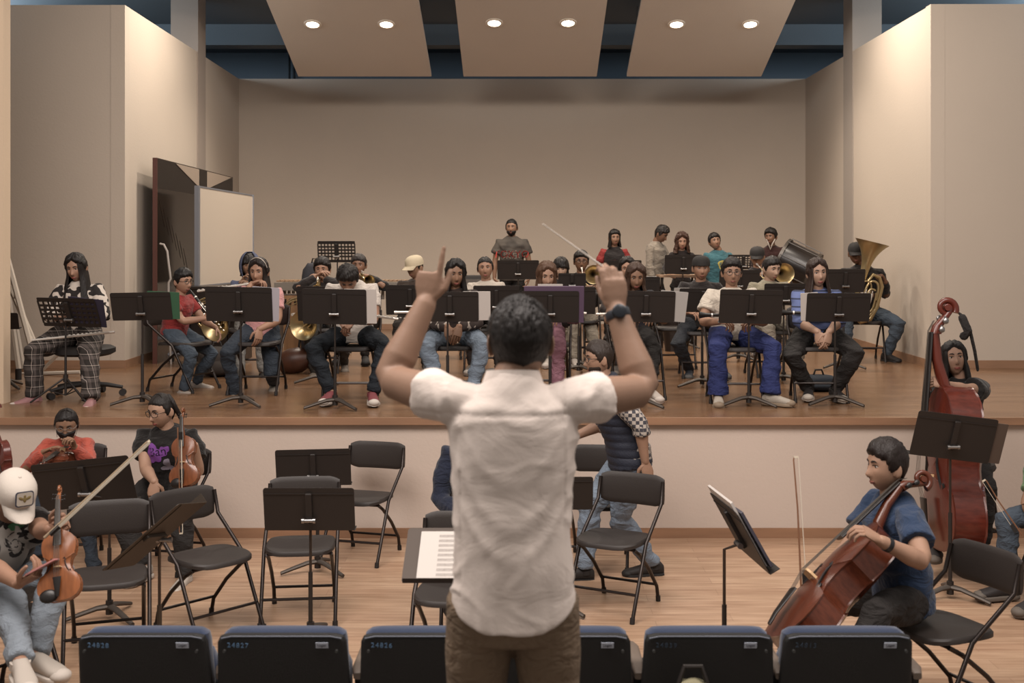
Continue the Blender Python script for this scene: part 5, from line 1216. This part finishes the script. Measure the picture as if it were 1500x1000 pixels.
blob_on(P, .0, .80, [(0, 0, .10, .13)], mat('#8f8a84', .85, key='grey_print')); blob_on(P, .0, .81, [(0, .0, .055, .06)], mat('#262322', .85), 'ring_print'); blob_on(P, .0, .81, [(0, .0, .035, .04)], mat('#8f8a84', .85), 'ring_print'); blob_on(P, .0, .89, [(0, .0, .030, .018)], mat('#3d6b4b', .85), 'leaf_print')
vb = at(88, 880, 5.02)
viol('orange varnished viola held upright by the man in the white trucker cap', 'viola', 'viola', frame_from(vb, at(88, 712, 5.24)-vb, (.12, -1, .25)), .305, .505, .040, '#85502f', chin=True)
bow('long pale bow held diagonally by the man in the white trucker cap', at(68, 786, 5.06), at(219, 645, 5.18), (.35, -1, -.4), k=1.5)
ph = MB().box((0, 0, 0), (.068, .14, .008), bev=.003).obj('phone', mat('#a5706c', .4, key='phone_case')); ph.matrix_world = frame_from(P['RW']+P['RD'].normalized()*.12+V((0, 0, .025)), V((.85, .1, .45)), V((-.4, .2, .9))); tag(ph, 'pink-cased phone held in the hand of the man in the white trucker cap', 'phone')
P = person('violinist at the far left edge, only a hand on the violin neck in view', -62, 7.3, 590, -60, 0, key='violinist at the left edge', s=1.0, lean=6, hd=(0, 8, 0), shirt='#4a4540', pants='#2a2726', shoes=W0, lh=at(4, 676, 7.1), lhd=V((.2, -.2, 1)), lpn=V((-1, -.3, 0)), lm='grip', lp=V((.3, 0, -1)))
vb = at(22, 700, 6.95)
viol('reddish-brown violin at the left edge, scroll up', 'violin', 'violin', frame_from(at(12, 728, 6.95), at(0, 620, 7.0)-at(12, 728, 6.95), (-.75, -.6, .2)), .34, .56, .038, '#5a2a22', chin=True)
P = person('player in a navy jumper almost hidden behind the man in the white shirt', 704, 6.95, 586, -90, 0, key='player in navy', s=1.0, shirt='#1c2130', sleeve='long', pants='#2a2726', shoes=('#241f1e', '#3a332e'), hd=(0, 4, 0), chair=True, wide=1.08)
# man in the quilted vest
YV = 7.75
vest = mat('#1a1e2c', .75, bump=.3, bscale=120, key='navy_quilting')
def vest_fn(co, no):
    z = co.z; q = abs(math.sin(z*PI/.052)); return co+no*(.008*q**.5+.003*noise.noise(co*14))
ging = gingham('#a59c93', '#3b3a40', 42)
P = person('bearded man with glasses in a navy quilted vest and light jeans, walking left', 922, YV, 500, 183, 0, pose='stand', s=1.0, hips=at(922, 672, YV), lean=17, hd=(8, 6, 0), key='man in the vest', hair='short', hthick=.012, hairc='#2a201a', beard=.008, glasses=1.0, skin='#a37e68', hem=-.06,
    shirt='#ffffff', shirt_m=vest, sleeve='elbow', sleeve_m=ging, pants_m=DENL, shoes=('#201b19', '#15110f'), lh=at(945, 676, 7.55), lp=(-.4, -1, -.2), lhd=V((.25, 0, -1)), lpn=V((-.3, .9, 0)), lm='flat', rh=at(840, 640, 7.95), rp=(.4, -1, -.5), rf=at(856, 836, 7.75), lf=at(958, 828, 7.85), lkp=(0, 1, .2), rkp=(0, 1, .2), ltoe=V((-1, -.15, 0)), rtoe=V((-1, -.1, 0)), wide=1.12, pw=1.12, vox=.009, bvox=.008, shirt_fn=vest_fn, pr=1.05)
m = MB(); m.ell([V((0, -.01, zat(675, YV)+.0)), V((0, .0, zat(650, YV)))], [V((1, 0, 0))]*2, [V((0, 1, 0))]*2, [.185, .180], [.142, .138], 28, 2.3); m.obj('shirt_tail', ging, P['root'])
# cellist
P = person('young cellist in a blue t-shirt and black trousers seated side-on facing left', 1324, 5.5, 650, 186, 0, key='cellist', s=1.0, hd=(6, 2, 0), lean=7, hair='short', hthick=.018, hairc='#1c1411', skin='#a5806a', shirt='#27364e', pants_m=BLKC, shoes=('#26211e', '#5a524a'), pr=1.2, vox=.008, bvox=.006, seat=.46, chair=False, wide=1.02,
    lh=at(1290, 792, 5.03), lp=V((.7, -.7, -1)), lhd=V((-.85, -.1, .55)), lpn=V((-.45, .3, -.7)), lm=[(30, 50, 35)]*4, rh=at(1196, 858, 5.55), rp=V((.3, .6, -1)), rhd=V((-.9, -.1, -.2)), rpn=V((0, -.4, -.9)), rm='soft', lf=at(1240, 1030, 5.0), rf=at(1210, 1010, 5.6), lkp=V((-.6, -.9, .6)), rkp=V((-.6, .9, .6)), ltoe=V((-1, -.2, 0)), rtoe=V((-1, .2, 0)), wrink=1.2)
W_ = P['M'].inverted() @ P['LW']; E = P['M'].inverted() @ P['LE']; d = (W_-E).normalized()
MB().tube([W_-d*.05, W_-d*.03], .033, 18).obj('wristband', mat('#15171b', .5), P['root'])
cb = at(1146, 948, 5.10); cs = at(1362, 704, 5.44)
viol('red-brown varnished cello leaning back against the young man in the blue t-shirt', 'cello', 'cello', frame_from(cb, cs-cb, (-.72, .14, .68)), .72, (cs-cb).length, .115, '#552a1b', endpin=.16)
bow('cello bow held upright over the cello strings by the player in the blue t-shirt', at(1176, 862, 5.30), at(1164, 668, 5.45), (1, 0, 0))
# bassist
P = person('player with long black hair and cross earrings in black, behind the double bass', 1406, 8.25, 505, -104, 0, key='double bass player', s=.98, fem=True, hd=(4, -10, 6), hoffs=(.03, 0), lean=3, seat=.68, hair='long', hlen=.24, hopen=42, hairc='#14100e', skin='#a37f6a', shirt='#1a1716', pants_m=BLKC, shoes=('#241f1e', '#5a524a'), pr=1.3, vox=.009, bvox=.008, chair=False,
    lh=at(1384, 563, 7.86), lp=V((.8, 0, -.9)), lhd=V((-1, -.05, .25)), lpn=V((0, .6, -.5)), lm='soft', rh=at(1368, 640, 7.75), rp=V((-.8, 0, -1)), rf=at(1372, 800, 7.9), lf=at(1440, 800, 7.9), wide=1.05)
HMb = P['HM']
for sx in (-1, 1):
    c = HMb @ V((sx*.082, 0, -.05)); MB().box(c+V((0, .01, -.045)), (.006, .004, .085)).box(c+V((0, .01, -.030)), (.040, .004, .006)).obj('cross_earring', mat('#b5b0aa', .3, .7), P['root'], smooth=False)
print_on(P, 'KUB', .09, 1.06, mat('#8d857c', .8), .02, 0, 0)
bb = at(1398, 806, 7.72); bs = at(1398, 450, 7.92)
viol('red double bass standing upright in front of the player with cross earrings', 'double bass', 'double_bass', frame_from(bb, bs-bb, (-1, .03, 0)), 1.08, (bs-bb).length+.03, .19, '#5b271c', key='bass', endpin=.14, pegm=CHROME)
tag(MB().tube([at(1400, 455, 7.98), at(1412, 464, 7.95), at(1420, 480, 7.93), at(1428, 515, 7.97), at(1432, 540, 8.05)], [.018, .028, .034, .032, .03], 10, sq=.35).tube([at(1410, 466, 7.93), at(1418, 485, 7.90), at(1412, 492, 7.92)], .03, 8, round_ends=True).obj('carrying_strap', BLKC), 'black fabric strap hanging from the double bass scroll', 'strap')
st = thing('bar_stool', 'tall black stool under the double bass player', 'stool', (xat(1420, 8.25), 8.25, 0), .2)
MB().lathe([(.001, .64), (.17, .64), (.18, .66), (.17, .685), (.001, .69)], 28, cap=True).obj('seat', BLKF, st)
for a in (45, 135, 225, 315):
    d = V((math.cos(ANG(a)), math.sin(ANG(a)), 0)); MB().tube([d*.13+V((0, 0, .65)), d*.23+V((0, 0, .0))], .013, 10).obj('leg', TUBEM, st)
for z in (.22, .36):
    rr = .23-.10*z/.65; Pq = [V((rr*math.cos(ANG(a)), rr*math.sin(ANG(a)), z)) for a in (45, 135, 225, 315, 405)]; MB().tube(Pq, .010, 8).obj('foot_rail', TUBEM, st)
P = person('player in a green shirt and jeans cut off by the right edge', 1580, 7.3, 545, 200, 0, key='player in the green shirt', s=1.02, shirt='#566b4b', sleeve='long', pants_m=DEN, shoes=('#241f1e', '#5a524a'), wide=1.08, lean=6, pr=1.2, chair='black folding chair at the right edge under the player in the green shirt', hd=(0, 8, 0))
bow('bow slanting down to the right beside the tall black stool', at(1494, 782, 7.0), at(1442, 702, 7.1), (-.6, 0, -.8))
# ================================================================== empty chairs on the hall floor
def ch(label, px, py, Y, face): return folding_chair(label, xat(px, Y), Y, face, 0)
ch('empty black folding chair behind the viola player, its seat toward the tilted brown stand', 158, 850, 6.30, -72)
ch('empty black folding chair turned to the right, left of the lone stand', 306, 812, 6.70, -42)
ch('empty black folding chair behind the nearer music stand, facing the camera', 441, 798, 6.97, -84)
ch('empty black folding chair against the stage wall, right of the two stands', 530, 729, 8.30, -106)
ch('black folding chair half hidden by the man in the white shirt', 668, 800, 6.0, -96)
ch('black folding chair the man in the vest rests his hand on', 900, 785, 7.12, -118)
ch('black folding chair behind the man in the vest, near the stage wall', 876, 740, 8.15, -98)
ch('black folding chair under the cellist, its backrest clear of his back', 1378, 915, 5.45, 204)
# ================================================================== music stands, hall floor
FM = 0
def doc(t, Md, w, h): pass
music_stand('wide black music stand in front of the girl in the face mask', 124, 6.85, 676, 740, 155, w=.575, zf=0, yaw=0, tilt=18, rollz=-6, h=.31)
music_stand('black music stand tilted steeply and turned sideways, left of the empty chair turned right', 228, 5.75, 735, 833, 228, w=.49, zf=0, yaw=0, tilt=76, rollz=-41, h=.33, col=mat('#33291f', .55, key='brown_black_metal'))
music_stand('nearer of the two black music stands left of centre', 453, 6.45, 713, 778, 452, w=.505, zf=0, yaw=0, tilt=12, rollz=0)
music_stand('farther of the two black music stands left of centre, close to the stage wall', 459, 7.85, 657, 712, 463, w=.505, zf=0, yaw=2, tilt=10, rollz=-1)
music_stand('black music stand seen edge-on with loose sheets, left of the cellist', 1082, 5.8, 735, 822, 1064, w=.49, zf=0, yaw=-84, tilt=29, h=.34, extra=lambda t, Md, w, h: [sheet('loose white sheets and a dark folder on the edge-on stand, left of the cellist', t, Md, -.02, .03, .42, .36, None, .012), sheet('curled dark score leaning on the edge-on stand', t, Md @ Matrix.Translation((0, 0, -.016)), .03, -.01, .40, .30, mat('#3c3a44', .6), .014, rot=4)])
music_stand('black music stand in front of the double bass', 1397, 7.25, 606, 674, 1397, w=.50, zf=0, yaw=0, tilt=16, rollz=7, h=.30, extra=lambda t, Md, w, h: [sheet('brown open folder sticking out to the right of the double bass stand', t, Md, -.17+.32, -.01, .34, .27, mat('#4b3d34', .7, key='brown_card'), .006, name='folder', cat='folder')])
music_stand('music stand showing only a brown corner right of the man in the white shirt', 808, 7.0, 697, 747, 808, w=.50, zf=0, yaw=0, tilt=12)
# ================================================================== music stands, front of the stage
def side_sheet(label, col_=None, w_=.20, dx=.30, name='sheet_music', cat='sheet music', h_=None, rot=0, m=None):
    return lambda t, Md, w, h: sheet(label, t, Md, dx, .005, w_, h_ or h*.97, m or (mat(col_, .8, key='paper') if col_ else None), .005, name=name, cat=cat, rot=rot)
music_stand('perforated black folding music stand in front of the woman in plaid trousers', 101, 9.65, 436, 479, 92, w=.50, tilt=30, perf=True, rollz=1, thin=True, yaw=-6, extra=side_sheet('dark blue folder on the perforated stand, in front of the woman in plaid trousers', '#2b2638', .30, .16, 'folder', 'folder', rot=-6))
music_stand('black music stand in front of the boy in the red t-shirt', 207, 9.45, 428, 469, 205, w=.49, tilt=16, rollz=-1, extra=side_sheet('green folder on the stand before the boy in the red t-shirt', '#2d5239', .26, .18, 'folder', 'folder', rot=-4))
music_stand('black music stand in front of the girl in pink', 350, 9.4, 420, 471, 350, w=.54, tilt=14, rollz=1, extra=side_sheet('white music book on the stand before the girl in pink', '#9f9aa0', .22, .215, rot=-3))
music_stand('black music stand in front of the boy bowing his head', 490, 9.25, 423, 475, 489, w=.51, tilt=14, rollz=1, extra=side_sheet('white sheet on the stand before the boy bowing his head', None, .26, .205))
music_stand('black music stand in front of the young woman in the dark sweater', 659, 9.3, 427, 471, 655, w=.46, tilt=14, extra=side_sheet('white sheet on the stand before the young woman in the dark sweater', None, .22, .215))
music_stand('black music stand in front of the girl in mauve, partly behind the dark-haired head', 806, 9.3, 426, 472, 806, w=.46, tilt=14, extra=lambda t, Md, w, h: [sheet('purple padded folder behind the desk in front of the girl in mauve', t, Md, .03, .015, .48, .30, mat('#4c3a4e', .8, key='purple_cloth'), .02, name='folder', cat='folder'), sheet('white page sticking up over the purple folder', t, Md @ Matrix.Translation((0, 0, -.022)), .0, .10, .20, .16)])
music_stand('black music stand in front of the girl in black trousers, right of the wristwatch', 946, 9.35, 426, 472, 935, w=.47, tilt=14, rollz=1, extra=side_sheet('loose white papers on the stand before the girl in black trousers', '#9c9894', .22, .22, rot=-4))
music_stand('black music stand in front of the boy in the cream polo', 1100, 9.4, 424, 474, 1099, w=.51, tilt=14, rollz=1)
music_stand('black music stand in front of the woman in the striped top', 1228, 9.45, 429, 471, 1226, w=.52, tilt=14, rollz=0, extra=side_sheet('white booklet on the stand before the woman in the striped top', None, .14, -.235, rot=4))
music_stand('black music stand cut off behind the pillar at the left edge', 0, 10.6, 458, 482, 4, w=.34, tilt=14)
# second row and back
for lab, cx, Y, a, b, w_, perf in (('black music stand behind the front stand of the boy bowing his head', 468, 11.0, 419, 470, .42, False), ('black music stand left of the raised arm, before the player in the pale cap', 601, 10.9, 417, 461, .46, False),
        ('black music stand before the girl with tied back hair', 727, 11.6, 418, 464, .46, False), ('black music stand before the girl with the fringe', 848, 11.9, 420, 460, .34, False),
        ('small black music stand before the boy playing the trombone', 838, 12.6, 400, 420, .30, False), ('black music stand before the girl above the baton hand', 928, 11.1, 405, 440, .50, False),
        ('black music stand before the boy with the backward cap', 1030, 10.7, 422, 457, .44, False), ('black music stand before the player in the dark cap', 1083, 13.2, 395, 428, .46, False),
        ('black music stand before the boy in the olive t-shirt', 1150, 11.0, 415, 447, .40, False), ('black music stand before the tuba player', 1238, 12.4, 394, 428, .42, False),
        ('black music stand before the standing man in tie-dye', 759, 15.6, 381, 409, .56, False), ('black music stand before the player in red raglan sleeves', 912, 15.4, 381, 402, .50, False),
        ('black music stand before the curly haired girl', 1001, 14.9, 373, 401, .48, False), ('perforated black music stand high at the back left, over the player in black', 493, 14.3, 353, 384, .46, True),
        ('perforated black music stand at the back, left of the maroon jacket', 1089, 15.0, 373, 394, .40, True)):
    ex = None
    if 'girl above' in lab: ex = side_sheet('white sheet on the second-row stand right of the baton hand', None, .18, .13)
    if 'backward cap' in lab: ex = side_sheet('pale paper showing left of the second-row stand, before the boy with the backward cap', '#9a948e', .14, -.2)
    music_stand(lab, cx, Y, a, b, None, w=w_, tilt=14, perf=perf, extra=ex)
# ================================================================== stage furniture
# tall glossy black door panel leaning on the left wall
def leaning_board(name, label, cat, px0, px1, Y0, Y1, top0, zb, th, m, framem, lean_=.12, parts=None):
    a = V((xat(px0, Y0), Y0, zb)); b_ = V((xat(px1, Y1), Y1, zb)); d = (b_-a); w_ = d.length; d.normalize()
    t = thing(name, label, cat, a, math.atan2(d.y, d.x)); h_ = zat(top0, Y0)-zb
    return t, w_, h_
t, w_, h_ = leaning_board('display_panel', 'tall glossy black panel standing on edge against the left stage wall', 'panel', 230, 341, 13.0, 16.5, 231, ZS, .04, None, None)
GL = mat('#120c0a', .12, key='gloss_black')
MB().box((w_/2, .02, h_/2), (w_, .04, h_)).obj('board', GL, t, smooth=False)
MB().box((-.008, .02, h_/2), (.016, .05, h_)).obj('edge_strip', mat('#4d2a22', .5), t, smooth=False)
gm = mat('#48413c', .4, key='grey_band'); zt_ = h_
MB().prism([(.0, h_-.34), (w_, h_-.34), (w_, h_-.01), (0, h_-.01)], -.004, 0, Matrix.Rotation(PI/2, 4, 'X')).obj('grey_band', gm, t, smooth=False)
lt_ = mat('#8b7d70', .5, key='pale_triangle')
MB().prism([(w_*.20, h_-.012), (w_*.49, h_-.012), (w_*.49, h_-.24)], .004, .007, Matrix.Rotation(PI/2, 4, 'X')).obj('pale_triangle', lt_, t, smooth=False)
MB().prism([(w_*.60, h_-.012), (w_*.97, h_-.012), (w_*.60, h_-.24)], .004, .007, Matrix.Rotation(PI/2, 4, 'X')).obj('pale_triangle', lt_, t, smooth=False)
sm = MB()
for i in range(7): sm.box((.18+i*.16, -.002, h_-.62-i*.09), (.004, .002, .36), Matrix.Rotation(ANG(-35), 3, 'Y'))
sm.obj('scratches', mat('#32231c', .5), t, smooth=False)
# whiteboard on wheels
Y0, Y1 = 13.1, 15.3
a = V((xat(289, Y0), Y0, 0)); b_ = V((xat(369, Y1), Y1, 0)); d = b_-a; w_ = d.length
t = thing('whiteboard', 'white board on a wheeled aluminium frame in front of the black panel', 'whiteboard', (a.x, a.y, ZS), math.atan2(d.y, d.x))
zt_ = zat(273, Y0)-ZS; zb_ = zat(419, Y0)-ZS; AL = mat('#8b8f98', .35, .6, key='aluminium')
MB().box((w_/2, 0, (zt_+zb_)/2), (w_, .025, zt_-zb_)).obj('board', mat('#b3a799', .35, key='white_board'), t, smooth=False)
for x_ in (0, w_): MB().box((x_, 0, (zt_+zb_)/2), (.05 if x_ == 0 else .02, .05, zt_-zb_+.02)).obj('side_frame', AL, t, smooth=False)
for z_ in (zt_, zb_): MB().box((w_/2, 0, z_), (w_, .035, .018)).obj('rail', AL, t, smooth=False)
for x_ in (0, w_):
    MB().box((x_, 0, zb_/2+.05), (.05, .04, zb_-.08)).obj('post', AL, t, smooth=False)
    MB().tube([(x_, -.33, .09), (x_, 0, .12), (x_, .33, .09)], .022, 8).obj('foot_bar', AL, t); MB().tube([(x_, -.30, .10), (x_, 0, .42), (x_, .30, .10)], .014, 8).obj('foot_brace', AL, t)
    for y_ in (-.30, .30): MB().tube([(x_-.012, y_, .035), (x_+.012, y_, .035)], .035, 14).obj('caster', BLKF, t)
# upright piano body left of the hooded child
t = thing('upright_piano', 'low dark brown upright piano cabinet below the white board', 'piano', (xat(326, 13.2), 13.05, ZS), -.02)
dk = mat('#1c1411', .35, key='dark_lacquer'); MB().box((0, 0, .44), (.62, .5, .80), bev=.01).obj('cabinet', dk, t, smooth=False); MB().box((0, 0, .855), (.66, .54, .03), bev=.006).obj('lid', dk, t, smooth=False)
MB().box((0, -.30, .55), (.60, .14, .05), bev=.01).obj('key_slip', dk, t, smooth=False)
for sx in (-1, 1): MB().box((sx*.27, -.30, .26), (.05, .06, .52)).obj('leg', dk, t, smooth=False)
# marimba
t = thing('marimba', 'grey framed marimba with wooden bars and tube resonators at the back left', 'marimba', (xat(515, 15.2), 15.2, ZS), 0)
WB = mat('#8c6f55', .4, var=.2, key='rosewood'); GM = mat('#7c756d', .4, .5, key='grey_metal')
L_ = (xat(622, 15.2)-xat(408, 15.2))
MB().box((0, -.26, .80), (L_, .03, .10)).obj('rail', GM, t, smooth=False); MB().box((0, .26, .80), (L_, .03, .08)).obj('rail', GM, t, smooth=False)
nb_ = 34
for i in range(nb_): MB().box((-L_/2+.04+i*(L_-.08)/(nb_-1), 0, .87), (.042, .46-.006*i, .02), bev=.004).obj('bar', WB, t, smooth=False)
for i in range(nb_): MB().tube([(-L_/2+.04+i*(L_-.08)/(nb_-1), -.06, .84), (-L_/2+.04+i*(L_-.08)/(nb_-1), -.06, .34+.012*i)], .021, 12).obj('resonator', GM, t)
for sx in (-1, 1): MB().box((sx*(L_/2-.03), 0, .42), (.05, .44, .76), bev=.01).obj('end_frame', mat('#3a322d', .5), t, smooth=False)
# two tall wooden boxes and the keyed box drum by the marimba
for i, (px, lab) in enumerate(((429, 'tall pale wooden box drum with black fittings, left of the two'), (448, 'tall pale wooden box drum leaning, right of the two'))):
    Yb = 13.4; zt_ = zat(432, Yb)-ZS; t = thing('box_drum', lab, 'drum', (xat(px, Yb), Yb+.2*i, ZS), .12*i, 'wooden box drums')
    m = MB(); w_ = .11 if i == 0 else .13; m.rings([[V((x*w_*.72, y*.09, .0)) for x, y in ((-1, -1), (1, -1), (1, 1), (-1, 1))], [V((x*w_*1.0+.015, y*.12, zt_)) for x, y in ((-1, -1), (1, -1), (1, 1), (-1, 1))]])
    m.obj('shell', mat('#96714f', .5, var=.2, stretch=(4, 4, .6), key='pale_wood'), t, smooth=False)
    MB().box((.015, 0, zt_+.006), (w_*1.9, .24, .012)).obj('rim', mat('#3d3029', .5), t, smooth=False)
    for q in range(3): MB().tube([(-.06+q*.055, -.125, zt_-.10), (-.06+q*.055, -.135, zt_-.04)], .012, 8).obj('peg', BLK, t); 
# round gourd drum lying on the stage
t = thing('gourd_drum', 'round brown wooden drum lying on the stage floor behind the girl in pink', 'drum', (xat(436, 12.0), 12.0, ZS+.135), 0)
MB().lathe([(.02, -.20), (.10, -.18), (.135, -.08), (.13, .03), (.10, .10), (.085, .16)], 28, Matrix.Rotation(ANG(78), 4, 'Y'), cap=True).obj('shell', mat('#4f2f20', .4, var=.3, key='brown_wood'), t)
MB().lathe([(.001, .165), (.088, .165), (.09, .15)], 24, Matrix.Rotation(ANG(78), 4, 'Y')).obj('drum_skin', mat('#75523b', .6), t)
# backpack and bags
def bag(label, px, py, Y, w_, h_, dp, col, zf=ZS, rot=0, lay=0):
    t = thing('backpack', label, 'bag', (xat(px, Y), Y, zf), ANG(rot)); sd = random.random()*9
    cm = mat(col, .85, bump=.3, bscale=140, key='bag_cloth')
    MB().ball((0, 0, h_*.5), (w_/2, dp/2, h_*.54), None, 24, 18, lambda p, d: V((math.copysign(abs(d.x)**.6, d.x)*w_/2, math.copysign(abs(d.y)**.7, d.y)*dp/2, math.copysign(abs(d.z)**.7, d.z)*h_/2))*(1+.07*noise.noise(d*3+V((sd, 0, 0))))).obj('main_compartment', cm, t)
    MB().ball((0, -dp*.45, h_*.32), (w_*.36, dp*.2, h_*.24), None, 20, 14, lambda p, d: p*(1+.05*noise.noise(d*3))).obj('front_pocket', cm, t)
    MB().tube([(-.05, 0, h_*.96), (-.03, 0, h_+.045), (.03, 0, h_+.045), (.05, 0, h_*.96)], .009, 8).obj('handle', BLK, t)
    MB().tube([(-w_*.3, dp*.45, h_*.9), (-w_*.36, dp*.62, h_*.5), (-w_*.3, dp*.45, h_*.12)], .014, 8, sq=.4).obj('strap', BLK, t)
    return t
bag('dark grey backpack slumped on the stage floor beside the hooded child', 318, 0, 11.7, .36, .30, .24, '#3a332f', rot=20)
bag('tall dark case standing behind the dark-haired trumpet boy', 462, 0, 13.1, .34, 1.13, .3, '#24242a', rot=0)
bag('navy bag on the floor under the woman in the striped top', 1199, 0, 10.55, .36, .14, .26, '#20262f', rot=10)
bag('pale canvas bag standing on the riser behind the seats', 1015, 0, 4.12, .14, .375, .10, '#7a755c', zf=.3)
# extension ladder leaning at the far left
t = thing('ladder', 'aluminium folding ladder leaning beside the left pillar', 'ladder', (0, 0, 0), 0); LM = mat('#b8ada0', .45, .1, key='ladder_metal')
for (x0, y0, x1, y1, Ya, Yb) in ((4, 352, 56, 548, 12.0, 11.4), (4, 395, 58, 520, 12.1, 11.6), (12, 430, 28, 545, 12.2, 12.1), (22, 470, 34, 540, 12.3, 12.2)):
    MB().tube([at(x0, y0, Ya), at(x1, y1, Yb)], .028, 6).obj('rail', LM, t, smooth=False)
for q in range(7):
    u = q/7+.06; MB().tube([at(4+52*u, 352+196*u, 12.0-.6*u), at(4+54*u, 395+125*u, 12.1-.5*u)], .014, 6).obj('rung', LM, t)
for (x0, y0, x1, y1) in ((26, 548, 118, 545), (56, 548, 92, 512)): MB().tube([at(x0, y0, 11.9), at(x1, y1, 11.7)], .020, 6).obj('stabiliser_bar', LM, t)
MB().tube([at(27, 556, 11.3), at(27, 540, 11.3)], .03, 10).obj('rubber_foot', BLKF, t)
# white hose hooked on the black panel
tag(MB().tube([at(235, 357, 12.9), at(240, 358, 12.9), at(245, 368, 12.9), at(247, 385, 12.9), at(249, 400, 12.9), at(250, 408, 12.9), at(247, 414, 12.9), at(247, 450, 12.9), at(249, 500, 12.92), at(251, 538, 12.92)], .012, 8, round_ends=True).obj('hose', mat('#9c948d', .5)), 'curved white hose in front of the glossy black panel', 'hose')
# bass drum on a tilted stand
c = at(1168, 388, 15.4); t = thing('bass_drum', 'big black bass drum tilted on its stand at the back right', 'drum', c); Md = Matrix.Rotation(ANG(28), 4, 'Y') @ Matrix.Rotation(ANG(-20), 4, 'Z') @ Matrix.Rotation(PI/2, 4, 'Y')
DK = mat('#1b1614', .3, key='drum_shell')
MB().lathe([(.25, -.24), (.255, -.2), (.255, .2), (.25, .24)], 40, Md, cap=True).obj('shell', DK, t)
for z_ in (-.22, .22): MB().lathe([(.262, z_-.02), (.272, z_-.02), (.272, z_+.02), (.262, z_+.02), (.262, z_-.02)], 40, Md).obj('hoop', mat('#4e4944', .35, .5, key='drum_hoop'), t)
MB().lathe([(.001, -.243), (.255, -.243)], 36, Md).obj('drum_head', mat('#3c3632', .5), t)
for i in range(8):
    a = 2*PI*i/8; MB().tube([Md @ V((.285*math.cos(a), .285*math.sin(a), -.22)), Md @ V((.285*math.cos(a), .285*math.sin(a), .22))], .006, 6).obj('tension_rod', CHROME, t)
for sx in (-1, 1): MB().tube([(sx*.2, 0, -.20), (sx*.28, .1, ZS-c.z+.01)], .014, 8).obj('stand_leg', TUBEM, t); MB().tube([(sx*.2, 0, -.20), (sx*.2, -.25, ZS-c.z+.01)], .014, 8).obj('stand_leg', TUBEM, t)
# percussion table with drums
t = thing('percussion_table', 'narrow wooden percussion table in front of the curly haired girl', 'table', (xat(992, 15.2), 15.2, ZS), 0); zt_ = zat(404, 15.2)-ZS
MB().box((0, 0, zt_), (.52, .40, .03), bev=.005).obj('top', mat('#8b6f57', .5, var=.2, key='table_wood'), t, smooth=False)
for sx in (-1, 1):
    for sy in (-1, 1): MB().tube([(sx*.22, sy*.16, 0), (sx*.22, sy*.16, zt_-.01)], .014, 8).obj('leg', TUBEM, t)
t = thing('conga_drum', 'black hand drum standing under the percussion table', 'drum', (xat(985, 14.6), 14.6, ZS), 0)
MB().lathe([(.09, .0), (.12, .2), (.15, .45), (.13, .64)], 28, cap=True).obj('shell', DK, t); MB().lathe([(.135, .60), (.14, .60), (.14, .66), (.001, .665)], 28).obj('drum_head', mat('#6d5c4a', .5), t)
# small black speaker box behind the tied-back-hair girl
t = thing('amplifier', 'small grey amplifier box behind the girl with tied back hair', 'amplifier', (xat(694, 15.5), 15.5, ZS), 0); z_ = zat(403, 15.5)-ZS
MB().box((0, 0, z_/2), (.40, .3, z_), bev=.01).obj('cabinet', mat('#2e2a28', .6), t, smooth=False); MB().box((0, -.152, z_-.16), (.34, .01, .22)).obj('grille', mat('#5c5651', .8, bump=.5, bscale=400), t, smooth=False)
# extra chairs on the stage
for lab, px, Y, f in (('empty black folding chair on the stage right of the girl in black trousers', 985, 12.6, -88), ('empty black folding chair on the stage behind the trombone boy', 880, 14.4, -90), ('empty black folding chair on the stage behind the player in the pale cap', 650, 13.7, -90)):
    folding_chair(lab, xat(px, Y), Y, f, ZS)
# wooden drumstick at the stage's right edge
tag(MB().tube([at(1482, 566, 11.0), at(1500, 573, 10.6), at(1512, 578, 10.4)], .012, 8).obj('wooden_stick', mat('#7b5a3f', .5)), 'wooden stick lying on the stage floor at the right edge', 'stick')
# ================================================================== front row of auditorium seats
for i, (cx, num, side) in enumerate(((214, '24828', 'first seat from the left, number 24828 on its back'), (416, '24827', 'second seat from the left, number 24827 on its back'), (624, '24826', 'third from the left, number 24826 on its back'), (829, None, 'half hidden right of the man in white'), (1036, '24839', 'seat with the canvas bag behind it'), (1238, '24813', 'seat in front of the cellist'))):
    theatre_seat('black auditorium seat with navy upholstery, '+side, cx, num, dim=i > 3)
bpy.data.scenes.remove(TS)
